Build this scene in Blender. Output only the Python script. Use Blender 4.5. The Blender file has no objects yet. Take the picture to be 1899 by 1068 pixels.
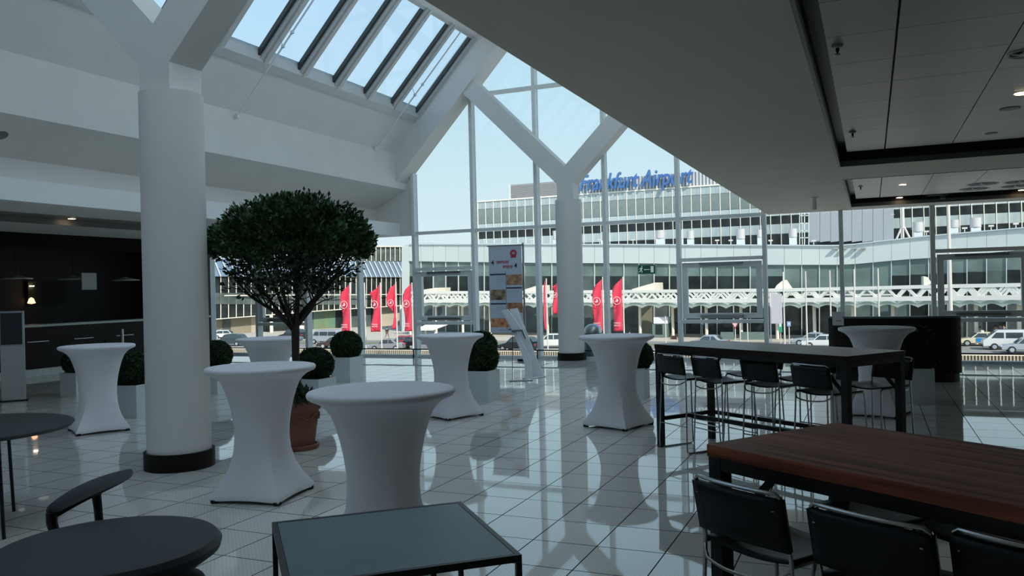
import bpy, bmesh, math, random
from mathutils import Vector, Matrix
random.seed(7)
PI = math.pi
sc = bpy.context.scene
COL = sc.collection

# ------------------------------------------------------------------ camera
EYE = Vector((0.0, 0.0, 1.65))
RGT = Vector((0.9174513559734685, 0.3971193677357934, -0.024066931494642577))
DWN = Vector((-0.02212753465494471, -0.009465727434076683, -0.9997103441568654))
FWD = Vector((-0.39723215080420965, 0.9177181526881047, 0.00010292810205458859))
FPX = 1540.0
cam = bpy.data.cameras.new('camera'); cam_o = bpy.data.objects.new('camera', cam); COL.objects.link(cam_o)
cam.sensor_width = 36.0; cam.lens = FPX / 1899.0 * 36.0; cam.clip_start = 0.05; cam.clip_end = 900
cam_o.matrix_world = Matrix(((RGT.x, -DWN.x, -FWD.x, EYE.x), (RGT.y, -DWN.y, -FWD.y, EYE.y), (RGT.z, -DWN.z, -FWD.z, EYE.z), (0, 0, 0, 1)))
sc.camera = cam_o

# ------------------------------------------------------------------ world, sun, exposure
sc.view_settings.view_transform = 'Standard'
sc.view_settings.look = 'None'
sc.view_settings.gamma = 1.0
sc.view_settings.use_curve_mapping = False
sc.view_settings.exposure = 0.45
sc.cycles.use_denoising = True
sc.cycles.max_bounces = 10
sc.cycles.diffuse_bounces = 5
sc.cycles.glossy_bounces = 5
sc.cycles.transparent_max_bounces = 16
sc.cycles.sample_clamp_indirect = 4.0
sc.cycles.caustics_reflective = False
sc.cycles.caustics_refractive = False
w = bpy.data.worlds.new('World'); sc.world = w; w.use_nodes = True
nt = w.node_tree; nt.nodes.clear()
wo = nt.nodes.new('ShaderNodeOutputWorld'); bg = nt.nodes.new('ShaderNodeBackground')
tc = nt.nodes.new('ShaderNodeTexCoord'); sp = nt.nodes.new('ShaderNodeSeparateXYZ'); rp = nt.nodes.new('ShaderNodeValToRGB')
nt.links.new(tc.outputs['Generated'], sp.inputs[0]); nt.links.new(sp.outputs['Z'], rp.inputs[0])
e = rp.color_ramp.elements
e[0].position = 0.0; e[0].color = (0.68, 0.75, 0.78, 1)
e[1].position = 1.0; e[1].color = (0.18, 0.34, 0.62, 1)
for p_, c_ in ((0.08, (0.56, 0.68, 0.74, 1)), (0.22, (0.44, 0.62, 0.73, 1)), (0.40, (0.39, 0.57, 0.74, 1)), (0.65, (0.28, 0.46, 0.70, 1))):
    q = rp.color_ramp.elements.new(p_); q.color = c_
bg.inputs['Strength'].default_value = 1.0
nt.links.new(rp.outputs[0], bg.inputs[0]); nt.links.new(bg.outputs[0], wo.inputs[0])
sun = bpy.data.lights.new('sun', 'SUN'); sun.energy = 3.4; sun.angle = 0.009; sun.color = (1.0, 0.93, 0.82)
sun_o = bpy.data.objects.new('sun', sun); COL.objects.link(sun_o)
sun_o.rotation_euler = Vector((0.62, -0.50, 0.60)).to_track_quat('Z', 'Y').to_euler()

# ------------------------------------------------------------------ pixel rays -> true points
def ray(px, py): return FWD + RGT * ((px - 949.5) / FPX) + DWN * ((py - 534.0) / FPX)
def G(px, py, z=0.0):
    r = ray(px, py); return EYE + r * ((z - EYE.z) / r.z)
def AT(px, py, Y):
    r = ray(px, py); return EYE + r * (Y / r.y)
def AX(px, py, X):
    r = ray(px, py); return EYE + r * (X / r.x)
def lerp_tab(tab, x):
    if x <= tab[0][0]: return tab[0][1]
    for (a, b), (c, d) in zip(tab, tab[1:]):
        if x <= c: return b + (d - b) * (x - a) / (c - a)
    return tab[-1][1]

# ------------------------------------------------------------------ materials
MATS = {}
def pm(name, col, rough=0.5, metal=0.0, var=0.0, scale=8.0, bump=0.0, spec=0.5, stretch=None, col2=None, coat=0.0, emit=None, es=0.0, bscale=None):
    m = bpy.data.materials.new(name); m.use_nodes = True
    n = m.node_tree.nodes; l = m.node_tree.links; b = n['Principled BSDF']
    b.inputs['Base Color'].default_value = (*col, 1); b.inputs['Roughness'].default_value = rough
    b.inputs['Metallic'].default_value = metal; b.inputs['Specular IOR Level'].default_value = spec
    b.inputs['Coat Weight'].default_value = coat
    if emit: b.inputs['Emission Color'].default_value = (*emit, 1); b.inputs['Emission Strength'].default_value = es
    t = n.new('ShaderNodeTexCoord'); mp = n.new('ShaderNodeMapping'); l.new(t.outputs['Object'], mp.inputs[0])
    if stretch: mp.inputs['Scale'].default_value = stretch
    nz = n.new('ShaderNodeTexNoise'); nz.inputs['Scale'].default_value = scale; nz.inputs['Detail'].default_value = 4
    l.new(mp.outputs[0], nz.inputs['Vector'])
    c2 = col2 if col2 else tuple(max(0, c * (1 - var)) for c in col)
    r = n.new('ShaderNodeValToRGB'); r.color_ramp.elements[0].position = 0.35; r.color_ramp.elements[1].position = 0.65
    r.color_ramp.elements[0].color = (*c2, 1); r.color_ramp.elements[1].color = (*col, 1)
    l.new(nz.outputs['Fac'], r.inputs[0]); l.new(r.outputs[0], b.inputs['Base Color'])
    if bump:
        bn = n.new('ShaderNodeBump'); bn.inputs['Strength'].default_value = bump; bn.inputs['Distance'].default_value = 0.01
        src = nz
        if bscale:
            src = n.new('ShaderNodeTexNoise'); src.inputs['Scale'].default_value = bscale; l.new(t.outputs['Object'], src.inputs['Vector'])
        l.new(src.outputs['Fac'], bn.inputs['Height']); l.new(bn.outputs[0], b.inputs['Normal'])
    MATS[name] = m; return m
def glass(name, tint=(0.93, 0.97, 0.96), fac=0.06, k=0.5):
    m = bpy.data.materials.new(name); m.use_nodes = True; n = m.node_tree.nodes; l = m.node_tree.links; n.clear()
    o = n.new('ShaderNodeOutputMaterial'); mx = n.new('ShaderNodeMixShader'); tr = n.new('ShaderNodeBsdfTransparent'); gl = n.new('ShaderNodeBsdfGlossy')
    lw = n.new('ShaderNodeLayerWeight'); lw.inputs['Blend'].default_value = 0.2
    mu = n.new('ShaderNodeMath'); mu.operation = 'MULTIPLY_ADD'; mu.inputs[1].default_value = k; mu.inputs[2].default_value = fac * 0.4
    l.new(lw.outputs['Fresnel'], mu.inputs[0]); mu.use_clamp = True
    tr.inputs[0].default_value = (*tint, 1); gl.inputs['Roughness'].default_value = 0.0; gl.inputs['Color'].default_value = (0.8, 0.8, 0.8, 1)
    l.new(mu.outputs[0], mx.inputs[0]); l.new(tr.outputs[0], mx.inputs[1]); l.new(gl.outputs[0], mx.inputs[2]); l.new(mx.outputs[0], o.inputs[0])
    MATS[name] = m; return m
pm('white_paint', (0.79, 0.77, 0.73), 0.6, var=0.04, scale=1.5)
pm('white_metal', (0.84, 0.87, 0.85), 0.4, var=0.05, scale=3)
pm('bright_paint', (0.86, 0.87, 0.86), 0.6, var=0.03, scale=1.5)
pm('soffit_paint', (0.74, 0.66, 0.54), 0.7, var=0.04, scale=1.2)
pm('panel_metal', (0.36, 0.34, 0.29), 0.38, 0.25, var=0.06, scale=1.5)
pm('dark_frame', (0.17, 0.18, 0.17), 0.5, var=0.1)
pm('brown_ring', (0.012, 0.008, 0.006), 0.5, var=0.2, scale=20, spec=0.2)
pm('skylight_metal', (0.66, 0.66, 0.64), 0.45, 0.1, var=0.05)
pm('skylight_dark', (0.05, 0.05, 0.045), 0.4, var=0.1)
pm('stretch_cloth', (0.82, 0.80, 0.84), 0.75, var=0.04, scale=2, bump=0.04, bscale=300)
pm('black_rubber', (0.01, 0.01, 0.01), 0.6, var=0.1)
pm('planter_white', (0.62, 0.66, 0.67), 0.55, var=0.05, scale=3)
pm('box_leaf', (0.022, 0.060, 0.016), 0.55, var=0.6, scale=14)
pm('box_leaf_light', (0.035, 0.085, 0.018), 0.5, var=0.5, scale=20)
pm('tree_leaf', (0.028, 0.080, 0.018), 0.42, var=0.55, scale=6)
pm('tree_leaf_new', (0.065, 0.16, 0.035), 0.45, var=0.4, scale=6)
pm('ivy_leaf', (0.06, 0.11, 0.05), 0.5, var=0.5, scale=20)
pm('bark', (0.045, 0.032, 0.024), 0.85, var=0.5, scale=30, bump=0.5)
pm('soil', (0.02, 0.014, 0.01), 0.95, var=0.4, scale=40, bump=0.5)
pm('terracotta', (0.26, 0.105, 0.07), 0.8, var=0.25, scale=5, bump=0.1)
pm('chrome', (0.46, 0.45, 0.44), 0.22, 1.0, var=0.05)
pm('steel', (0.45, 0.46, 0.46), 0.3, 0.9, var=0.06)
pm('black_leather', (0.006, 0.007, 0.008), 0.42, spec=0.3, var=0.2, scale=30, bump=0.08, bscale=200)
pm('black_steel', (0.012, 0.013, 0.013), 0.42, 0.2, var=0.1)
pm('black_lacquer', (0.012, 0.015, 0.017), 0.5, var=0.1, scale=4)
pm('slate_top', (0.13, 0.19, 0.205), 0.42, var=0.08, scale=3)
pm('dark_wood', (0.030, 0.014, 0.010), 0.33, spec=0.35, var=0.5, scale=4, stretch=(0.3, 6, 6))
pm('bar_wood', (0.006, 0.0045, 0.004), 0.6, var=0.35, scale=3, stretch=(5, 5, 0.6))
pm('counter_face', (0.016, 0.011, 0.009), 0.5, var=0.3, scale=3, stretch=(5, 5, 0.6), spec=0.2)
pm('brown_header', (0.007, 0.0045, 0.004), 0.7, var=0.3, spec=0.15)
pm('ledge_glass', (0.62, 0.70, 0.66), 0.2, var=0.1)
pm('plinth_steel', (0.78, 0.82, 0.79), 0.3, 0.0, var=0.1)
pm('paper', (0.86, 0.89, 0.92), 0.6, var=0.03)
pm('poster_paper', (0.55, 0.62, 0.72), 0.6, var=0.03)
pm('navy_ink', (0.02, 0.03, 0.07), 0.6); pm('red_ink', (0.42, 0.07, 0.10), 0.6); pm('badge_red', (0.50, 0.04, 0.06), 0.6, var=0.2, scale=40)
pm('grey_ink', (0.32, 0.36, 0.42), 0.6)
pm('pasta_photo', (0.62, 0.36, 0.22), 0.5, col2=(0.26, 0.12, 0.05), scale=9)
pm('bread_photo', (0.55, 0.38, 0.24), 0.5, col2=(0.05, 0.04, 0.03), scale=6)
pm('meat_photo', (0.60, 0.30, 0.14), 0.5, col2=(0.14, 0.07, 0.04), scale=8)
pm('fruit_photo', (0.70, 0.45, 0.22), 0.5, col2=(0.55, 0.06, 0.03), scale=10)
pm('display_back', (0.02, 0.026, 0.02), 0.6, spec=0.15)
pm('pillar_grey', (0.42, 0.44, 0.43), 0.4, 0.2, var=0.08)
pm('panel_blue', (0.018, 0.026, 0.036), 0.35, var=0.2, scale=30, stretch=(1, 1, 8))
pm('lamp_glow', (1, 0.75, 0.5), 0.4, emit=(1.0, 0.72, 0.45), es=9.0)
pm('lamp_dim', (0.5, 0.5, 0.45), 0.4, emit=(0.9, 0.9, 0.8), es=0.25)
pm('display_glow', (0.3, 0.2, 0.1), 0.4, emit=(1.0, 0.5, 0.25), es=2.0)
pm('exit_green', (0.008, 0.085, 0.045), 0.4, var=0.05, emit=(0.008, 0.085, 0.045), es=0.15)
pm('exit_white', (0.8, 0.85, 0.8), 0.4, emit=(0.8, 0.85, 0.8), es=0.15)
pm('diffuser_dark', (0.03, 0.032, 0.03), 0.6); pm('diffuser_light', (0.55, 0.54, 0.50), 0.5)
# outside
pm('asphalt', (0.30, 0.27, 0.24), 0.9, var=0.12, scale=0.6); pm('paving', (0.62, 0.54, 0.44), 0.9, var=0.1, scale=0.8)
pm('grass', (0.20, 0.26, 0.12), 0.95, var=0.3, scale=2)
pm('fascia_panel', (0.68, 0.72, 0.70), 0.45, var=0.04, scale=0.2); pm('fascia_cap', (0.62, 0.68, 0.72), 0.5)
pm('cream_metal', (0.88, 0.80, 0.68), 0.5, var=0.05, scale=1); pm('pale_mullion', (0.66, 0.70, 0.68), 0.5, var=0.04)
pm('pane_pale', (0.20, 0.27, 0.25), 0.3, var=0.35, scale=0.35, spec=0.25); pm('pane_mid', (0.13, 0.16, 0.155), 0.3, var=0.4, scale=0.5, spec=0.25)
pm('pane_dark', (0.035, 0.045, 0.045), 0.3, var=0.6, scale=0.5, spec=0.2)
pm('spandrel', (0.46, 0.53, 0.53), 0.35, var=0.22, scale=0.6, stretch=(3, 1, 0.3), spec=0.3)
pm('pane_grey', (0.22, 0.26, 0.25), 0.3, var=0.15, scale=0.5, spec=0.2)
pm('corrugated', (0.62, 0.63, 0.64), 0.6, var=0.1); pm('corrugated_dark', (0.30, 0.31, 0.33), 0.7, var=0.1); pm('louvre', (0.38, 0.36, 0.36), 0.7, var=0.15)
pm('sign_blue', (0.055, 0.16, 0.40), 0.4, var=0.1); pm('sign_back', (0.10, 0.22, 0.5), 0.5)
pm('grey_clad', (0.34, 0.35, 0.37), 0.5, var=0.05, scale=0.3); pm('drum_metal', (0.62, 0.58, 0.56), 0.4, 0.1, var=0.08)
pm('truss_white', (0.90, 0.86, 0.80), 0.5, var=0.03); pm('canopy_glass', (0.45, 0.52, 0.45), 0.4, var=0.15, scale=0.5)
pm('blue_roof', (0.20, 0.28, 0.37), 0.25, var=0.15, scale=0.2); pm('shop_green', (0.12, 0.27, 0.20), 0.5, var=0.5, scale=0.3, col2=(0.22, 0.24, 0.13))
pm('olive_wall', (0.32, 0.29, 0.21), 0.8, var=0.12, scale=0.3); pm('beige_wall', (0.55, 0.48, 0.38), 0.8, var=0.12, scale=0.3)
pm('flag_red', (0.82, 0.05, 0.10), 0.7, var=0.12, scale=0.6); pm('flag_white', (0.85, 0.62, 0.66), 0.7)
pm('pole_white', (0.68, 0.62, 0.56), 0.5)
pm('tyre', (0.015, 0.015, 0.015), 0.7); pm('car_glass', (0.05, 0.07, 0.08), 0.12, spec=0.5)
for nm, c in dict(white=(0.80, 0.80, 0.78), silver=(0.42, 0.45, 0.50), dark=(0.035, 0.04, 0.05), teal=(0.05, 0.075, 0.085), maroon=(0.06, 0.03, 0.03), cream=(0.80, 0.72, 0.50), grey=(0.30, 0.30, 0.33), black=(0.015, 0.015, 0.02), red=(0.45, 0.03, 0.05)).items():
    pm('paint_' + nm, c, 0.3, 0.1, coat=0.4)
pm('taxi_blue', (0.02, 0.25, 0.65), 0.4); pm('tail_red', (0.5, 0.02, 0.03), 0.4)
pm('skin', (0.45, 0.25, 0.17), 0.6); pm('hair_dark', (0.02, 0.014, 0.01), 0.7)
pm('cloth_black', (0.015, 0.015, 0.018), 0.8); pm('cloth_white', (0.7, 0.7, 0.7), 0.8); pm('cloth_red', (0.6, 0.04, 0.06), 0.8)
pm('cloth_blue', (0.12, 0.16, 0.26), 0.8); pm('cloth_brown', (0.16, 0.09, 0.06), 0.8); pm('cloth_khaki', (0.3, 0.27, 0.2), 0.8)
pm('sign_green', (0.04, 0.35, 0.22), 0.5); pm('sign_pale_blue', (0.35, 0.45, 0.75), 0.5); pm('sign_cyan', (0.12, 0.35, 0.6), 0.5)
pm('banner_pink', (0.55, 0.52, 0.56), 0.7)
def translucent_mat():
    m = bpy.data.materials.new('added_translucent'); m.use_nodes = True; n = m.node_tree.nodes; l = m.node_tree.links; n.clear()
    o = n.new('ShaderNodeOutputMaterial'); t = n.new('ShaderNodeBsdfTranslucent'); t.inputs[0].default_value = (0.66, 0.73, 0.78, 1); l.new(t.outputs[0], o.inputs[0]); MATS['added_translucent'] = m  # translucent sheet added to let more daylight into the hall
translucent_mat()
glass('pane_glass', (0.95, 0.975, 0.97)); glass('sky_glass', (0.94, 0.97, 0.99), 0.02, 0.08)
def M(n): return MATS[n]

def wood_mat():
    m = bpy.data.materials.new('rosewood'); m.use_nodes = True; n = m.node_tree.nodes; l = m.node_tree.links; b = n['Principled BSDF']
    t = n.new('ShaderNodeTexCoord'); mp = n.new('ShaderNodeMapping'); mp.inputs['Scale'].default_value = (0.7, 16, 16); l.new(t.outputs['Object'], mp.inputs[0])
    nz = n.new('ShaderNodeTexNoise'); nz.inputs['Scale'].default_value = 1.6; nz.inputs['Detail'].default_value = 6; nz.inputs['Roughness'].default_value = 0.6
    l.new(mp.outputs[0], nz.inputs['Vector'])
    r = n.new('ShaderNodeValToRGB'); e = r.color_ramp.elements
    e[0].position = 0.30; e[0].color = (0.09, 0.033, 0.022, 1); e[1].position = 0.70; e[1].color = (0.60, 0.19, 0.11, 1)
    q = e.new(0.5); q.color = (0.34, 0.105, 0.065, 1)
    l.new(nz.outputs['Fac'], r.inputs[0]); l.new(r.outputs[0], b.inputs['Base Color'])
    b.inputs['Roughness'].default_value = 0.45; b.inputs['Specular IOR Level'].default_value = 0.10
    MATS['rosewood'] = m
wood_mat()
def tile_mat():
    m = bpy.data.materials.new('floor_tile'); m.use_nodes = True; n = m.node_tree.nodes; l = m.node_tree.links; b = n['Principled BSDF']
    t = n.new('ShaderNodeTexCoord')
    g = n.new('ShaderNodeNewGeometry')
    nz = n.new('ShaderNodeTexNoise'); nz.inputs['Scale'].default_value = 0.8; l.new(g.outputs['Position'], nz.inputs['Vector'])
    r = n.new('ShaderNodeValToRGB'); r.color_ramp.elements[0].color = (0.68, 0.66, 0.60, 1); r.color_ramp.elements[1].color = (0.76, 0.74, 0.68, 1)
    l.new(nz.outputs['Fac'], r.inputs[0])
    # fine grid of raised anti-slip studs, 15 to a tile
    s = n.new('ShaderNodeSeparateXYZ'); l.new(g.outputs['Position'], s.inputs[0])
    def wave(o, k):
        a = n.new('ShaderNodeMath'); a.operation = 'MULTIPLY'; a.inputs[1].default_value = k; l.new(s.outputs[o], a.inputs[0])
        c = n.new('ShaderNodeMath'); c.operation = 'SINE'; l.new(a.outputs[0], c.inputs[0]); return c
    wx, wy = wave('X', 2 * PI / 0.0312), wave('Y', 2 * PI / 0.0330)
    mu = n.new('ShaderNodeMath'); mu.operation = 'MULTIPLY'; l.new(wx.outputs[0], mu.inputs[0]); l.new(wy.outputs[0], mu.inputs[1])
    mr = n.new('ShaderNodeMapRange'); mr.inputs['From Min'].default_value = -0.2; mr.inputs['From Max'].default_value = 0.6
    mr.inputs['To Min'].default_value = 0.0; mr.inputs['To Max'].default_value = 1.0; l.new(mu.outputs[0], mr.inputs['Value'])
    mx = n.new('ShaderNodeMixRGB'); mx.blend_type = 'MULTIPLY'; mx.inputs['Color2'].default_value = (0.86, 0.87, 0.87, 1)
    l.new(mr.outputs[0], mx.inputs['Fac']); l.new(r.outputs[0], mx.inputs['Color1']); l.new(mx.outputs[0], b.inputs['Base Color'])
    rr = n.new('ShaderNodeMapRange'); rr.inputs['To Min'].default_value = 0.015; rr.inputs['To Max'].default_value = 0.06; l.new(mr.outputs[0], rr.inputs['Value'])
    l.new(rr.outputs[0], b.inputs['Roughness'])
    b.inputs['IOR'].default_value = 1.75
    bn = n.new('ShaderNodeBump'); bn.inputs['Strength'].default_value = 0.010; bn.inputs['Distance'].default_value = 0.02
    n2 = n.new('ShaderNodeTexNoise'); n2.inputs['Scale'].default_value = 1.3; n2.inputs['Detail'].default_value = 1
    l.new(g.outputs['Position'], n2.inputs['Vector']); l.new(n2.outputs['Fac'], bn.inputs['Height']); l.new(bn.outputs[0], b.inputs['Normal'])
    MATS['floor_tile'] = m
tile_mat()
pm('grout', (0.035, 0.038, 0.038), 0.9, spec=0.1)

# ------------------------------------------------------------------ mesh builder
class MB:
    def __init__(s): s.v = []; s.f = []; s.sm = []
    def add(s, vs, fs, smooth=False):
        o = len(s.v); s.v += [tuple(x) for x in vs]
        for f in fs: s.f.append([i + o for i in f]); s.sm.append(smooth)
        return s
    def box(s, a, b):
        x0, y0, z0 = a; x1, y1, z1 = b
        return s.add([(x0,y0,z0),(x1,y0,z0),(x1,y1,z0),(x0,y1,z0),(x0,y0,z1),(x1,y0,z1),(x1,y1,z1),(x0,y1,z1)],
                     [(0,3,2,1),(4,5,6,7),(0,1,5,4),(1,2,6,5),(2,3,7,6),(3,0,4,7)])
    def hexa(s, bot, top):
        return s.add(list(bot) + list(top), [(3,2,1,0),(4,5,6,7),(0,1,5,4),(1,2,6,5),(2,3,7,6),(3,0,4,7)])
    def prism(s, pts, axis, a, b, smooth=False):
        """polygon pts (2D) extruded along axis from a to b. x: pts=(y,z); y: pts=(x,z); z: pts=(x,y)"""
        def P(p, t): return (t, p[0], p[1]) if axis == 'x' else (p[0], t, p[1]) if axis == 'y' else (p[0], p[1], t)
        n = len(pts); vs = [P(p, a) for p in pts] + [P(p, b) for p in pts]
        s.add(vs, [list(range(n)), list(range(2*n-1, n-1, -1))] + [(i, i+n, (i+1) % n + n, (i+1) % n) for i in range(n)], smooth)
        return s
    def lathe(s, prof, n=32, c=(0,0,0), cap=True):
        vs = []; fs = []
        for r, z in prof:
            for k in range(n):
                a = 2*PI*k/n; vs.append((c[0]+r*math.cos(a), c[1]+r*math.sin(a), c[2]+z))
        for i in range(len(prof)-1):
            for k in range(n):
                k2 = (k+1) % n; fs.append((i*n+k, i*n+k2, (i+1)*n+k2, (i+1)*n+k))
        s.add(vs, fs, True)
        if cap:
            o = len(s.v) - len(vs)
            s.f.append([o+k for k in range(n)][::-1]); s.sm.append(False)
            s.f.append([o+(len(prof)-1)*n+k for k in range(n)]); s.sm.append(False)
        return s
    def tube(s, pts, r, n=8, closed=False):
        pts = [Vector(p) for p in pts]; m = len(pts); rr = r if isinstance(r, (list, tuple)) else [r]*m
        vs = []; fs = []; up = None
        for i, p in enumerate(pts):
            if closed: d = pts[(i+1) % m] - pts[i-1]
            else: d = pts[min(i+1, m-1)] - pts[max(i-1, 0)]
            if d.length < 1e-9: d = Vector((0,0,1))
            d.normalize()
            if up is None: up = Vector((0,0,1)) if abs(d.z) < 0.9 else Vector((1,0,0))
            u = (up - d*up.dot(d)); 
            if u.length < 1e-5: u = d.orthogonal()
            u.normalize(); up = u; q = d.cross(u)
            for k in range(n):
                a = 2*PI*k/n; vs.append(p + (u*math.cos(a) + q*math.sin(a))*rr[i])
        for i in range(m if closed else m-1):
            for k in range(n):
                i2 = (i+1) % m; fs.append((i*n+k, i*n+(k+1) % n, i2*n+(k+1) % n, i2*n+k))
        s.add(vs, fs, True)
        if not closed:
            o = len(s.v)-len(vs); s.f.append([o+k for k in range(n)][::-1]); s.sm.append(False); s.f.append([o+(m-1)*n+k for k in range(n)]); s.sm.append(False)
        return s
    def bar(s, a, b, w, h, up=(0,0,1)):
        a = Vector(a); b = Vector(b); d = (b-a).normalized(); u = Vector(up); u = (u - d*u.dot(d)).normalized(); q = d.cross(u)
        c = [q*w/2*i + u*h/2*j for i, j in ((-1,-1),(1,-1),(1,1),(-1,1))]
        return s.hexa([a+x for x in c], [b+x for x in c])
    def mesh(s, name, off=(0,0,0), flip=True):
        me = bpy.data.meshes.new(name); o = Vector(off)
        me.from_pydata([Vector(v) - o for v in s.v], [], s.f)
        for p, q in zip(me.polygons, s.sm): p.use_smooth = q
        if flip:
            bm = bmesh.new(); bm.from_mesh(me); bmesh.ops.recalc_face_normals(bm, faces=bm.faces); bm.to_mesh(me); bm.free()
        me.update(); me.set_sharp_from_angle(angle=math.radians(38)); return me
    def build(s, name, mat, parent=None, world=False, bevel=0.0, loc=None, flip=True, kind=None, label=None, subsurf=0, seg=2):
        off = Vector((0,0,0))
        if world and parent is not None:
            q = parent
            while q is not None: off += q.location; q = q.parent
        me = s.mesh(name, off, flip)
        return obj(name, me, mat, parent, bevel, loc, kind, label, subsurf, seg)
def obj(name, me, mat, parent=None, bevel=0.0, loc=None, kind=None, label=None, subsurf=0, seg=2):
    o = bpy.data.objects.new(name, me); COL.objects.link(o)
    if mat and len(me.materials) == 0: me.materials.append(M(mat) if isinstance(mat, str) else mat)
    if parent: o.parent = parent
    if loc is not None: o.location = loc
    if bevel:
        b = o.modifiers.new('b', 'BEVEL'); b.width = bevel; b.segments = seg; b.limit_method = 'ANGLE'; b.angle_limit = math.radians(35)
    if subsurf:
        b = o.modifiers.new('s', 'SUBSURF'); b.levels = subsurf; b.render_levels = subsurf
    if kind: o['kind'] = kind
    if label: o['label'] = label
    return o
def tag(o, label, cat, group=None, kind=None):
    o['label'] = label; o['category'] = cat
    if group: o['group'] = group
    if kind: o['kind'] = kind
    return o
def thing(name, label, cat, loc=(0,0,0), rz=0.0, group=None, kind=None):
    o = bpy.data.objects.new(name, None); COL.objects.link(o); o.empty_display_size = 0.1
    o.location = loc; o.rotation_euler = (0, 0, rz); return tag(o, label, cat, group, kind)
def dup(root, loc, rz=0.0, label=None, group=None):
    r = root.copy(); COL.objects.link(r); r.location = loc; r.rotation_euler = (0, 0, rz)
    if label: r['label'] = label
    if group: r['group'] = group
    for ch in [o for o in KIDS(root)]:
        c = ch.copy(); COL.objects.link(c); c.parent = r
        for g in KIDS(ch):
            d = g.copy(); COL.objects.link(d); d.parent = c
    return r
def KIDS(root): return [o for o in COL.objects if o.parent is root] if False else list(root.children)
def text(name, body, size, mat, parent, loc, rot=(PI/2, 0, 0), extrude=0.002, shear=0.0, align='CENTER', sx=1.0, offset=0.0):
    c = bpy.data.curves.new(name, 'FONT'); c.body = body; c.size = size; c.extrude = extrude; c.shear = shear; c.align_x = align; c.offset = offset
    o = bpy.data.objects.new(name, c); COL.objects.link(o); c.materials.append(M(mat)); o.parent = parent
    bpy.context.view_layer.update()
    me = bpy.data.meshes.new_from_object(o.evaluated_get(bpy.context.evaluated_depsgraph_get())); bpy.data.objects.remove(o)
    o = bpy.data.objects.new(name, me); COL.objects.link(o); o.parent = parent
    if not me.materials: me.materials.append(M(mat))
    o.location = loc; o.rotation_euler = rot; o.scale = (sx, 1, 1); return o

# ================================================================== THE SETTING
TX, TY, OX, OY = 0.4345, 0.4725, -1.20, 4.56
FY = 18.1                                   # glass line of the end facade
flo = MB().box((-19.5, -6.0, -0.30), (12.0, FY + 0.15, -0.004)).build('floor', 'grout')
tag(flo, 'glossy pale square tiled hall floor mirroring the windows', 'floor', kind='structure')
tile_me = MB().box((-TX/2+0.004, -TY/2+0.004, -0.006), (TX/2-0.004, TY/2-0.004, 0.0)).mesh('tile')
tile_me.materials.append(M('floor_tile')); tile_me.materials.append(M('grout'))
for p_ in tile_me.polygons: p_.material_index = 0 if p_.normal.z > 0.5 else 1
cells = []
for i in range(-42, 31):
    for j in range(-22, 29):
        cx_, cy_ = OX + (i + 0.5) * TX, OY + (j + 0.5) * TY
        if cx_ < -19.3 or cx_ > 11.8 or cy_ > FY: continue
        d = Vector((cx_, cy_, 0)) - EYE; dz = d.dot(FWD); vis = False
        if dz > 0.5:
            px = 949.5 + FPX * d.dot(RGT) / dz; py = 534 + FPX * d.dot(DWN) / dz
            vis = -30 < px < 1930 and 500 < py < 1100
        cells.append((0 if vis else 1, dz, cx_, cy_))
cells.sort()
far_tiles = MB()
for k, (nv, dz, x, y) in enumerate(cells):
    ax, ay = random.uniform(-1, 1) * 0.0009, random.uniform(-1, 1) * 0.0009
    if k < 300:
        o = bpy.data.objects.new('tile', tile_me); COL.objects.link(o); o.parent = flo; o.location = (x, y, 0); o.rotation_euler = (ax, ay, 0)
    else:
        a, b = TX/2 - 0.004, TY/2 - 0.004
        vs = [(x+sx*a, y+sy*b, sy*b*ax - sx*a*ay + z) for z in (-0.006, 0) for sx, sy in ((-1,-1),(1,-1),(1,1),(-1,1))]
        far_tiles.add(vs, [(3,2,1,0),(4,5,6,7),(0,1,5,4),(1,2,6,5),(2,3,7,6),(3,0,4,7)])
ft = far_tiles.build('tile_field', 'floor_tile', flo, kind='stuff', flip=False); ft.data.materials.append(M('grout'))
for p_ in ft.data.polygons: p_.material_index = 0 if p_.normal.z > 0.5 else 1

# ---- right-hand low ceiling with two sunken metal panel fields
ce = thing('ceiling', 'low grey plaster ceiling with two sunken fields of metal panels', 'ceiling', (0, 0, 3.05), kind='structure')
CEX, CXE = -1.95, 12.0
C1, C2 = (-0.34, 5.5, -6.0, 11.06), (-0.34, 5.5, 12.47, 17.25)
m = MB()
m.box((CEX, -6, 3.05), (C1[0], FY - 0.1, 3.45)); m.box((C1[0], 11.06, 3.05), (C1[1], 12.47, 3.45)); m.box((C1[0], 17.25, 3.05), (C1[1], FY - 0.1, 3.45)); m.box((C1[1], -6, 3.05), (CXE, FY - 0.1, 3.45))
m.build('plaster_soffit', 'soffit_paint', ce, world=True)
for (x0, x1, y0, y1) in (C1, C2):
    m = MB()
    m.box((x0-0.005, y0, 3.048), (x0+0.02, y1, 3.115)); m.box((x0, y1-0.02, 3.048), (x1, y1+0.005, 3.115)); m.box((x0, y0-0.005, 3.045), (x1, y0+0.02, 3.155))
    m.build('field_frame', 'dark_frame', ce, world=True)
    m = MB(); m.box((x0-0.004, y0, 3.116), (x0+0.012, y1, 3.27)); m.box((x0, y1-0.012, 3.116), (x1, y1+0.004, 3.27)); m.build('painted_shade_strip', 'black_steel', ce, world=True)  # solid black strips, the shade above the frame put into their colour
    MB().box((x0, y0, 3.26), (x1, y1, 3.30)).build('backing_board', 'black_steel', ce, world=True)
PW, PD, PZ = 0.69, 0.72, 3.165
pan_me = MB().box((-PW/2+0.004, -PD/2+0.003, 0), (PW/2-0.004, PD/2-0.003, 0.03)).mesh('ceiling_panel'); pan_me.materials.append(M('panel_metal'))
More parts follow.
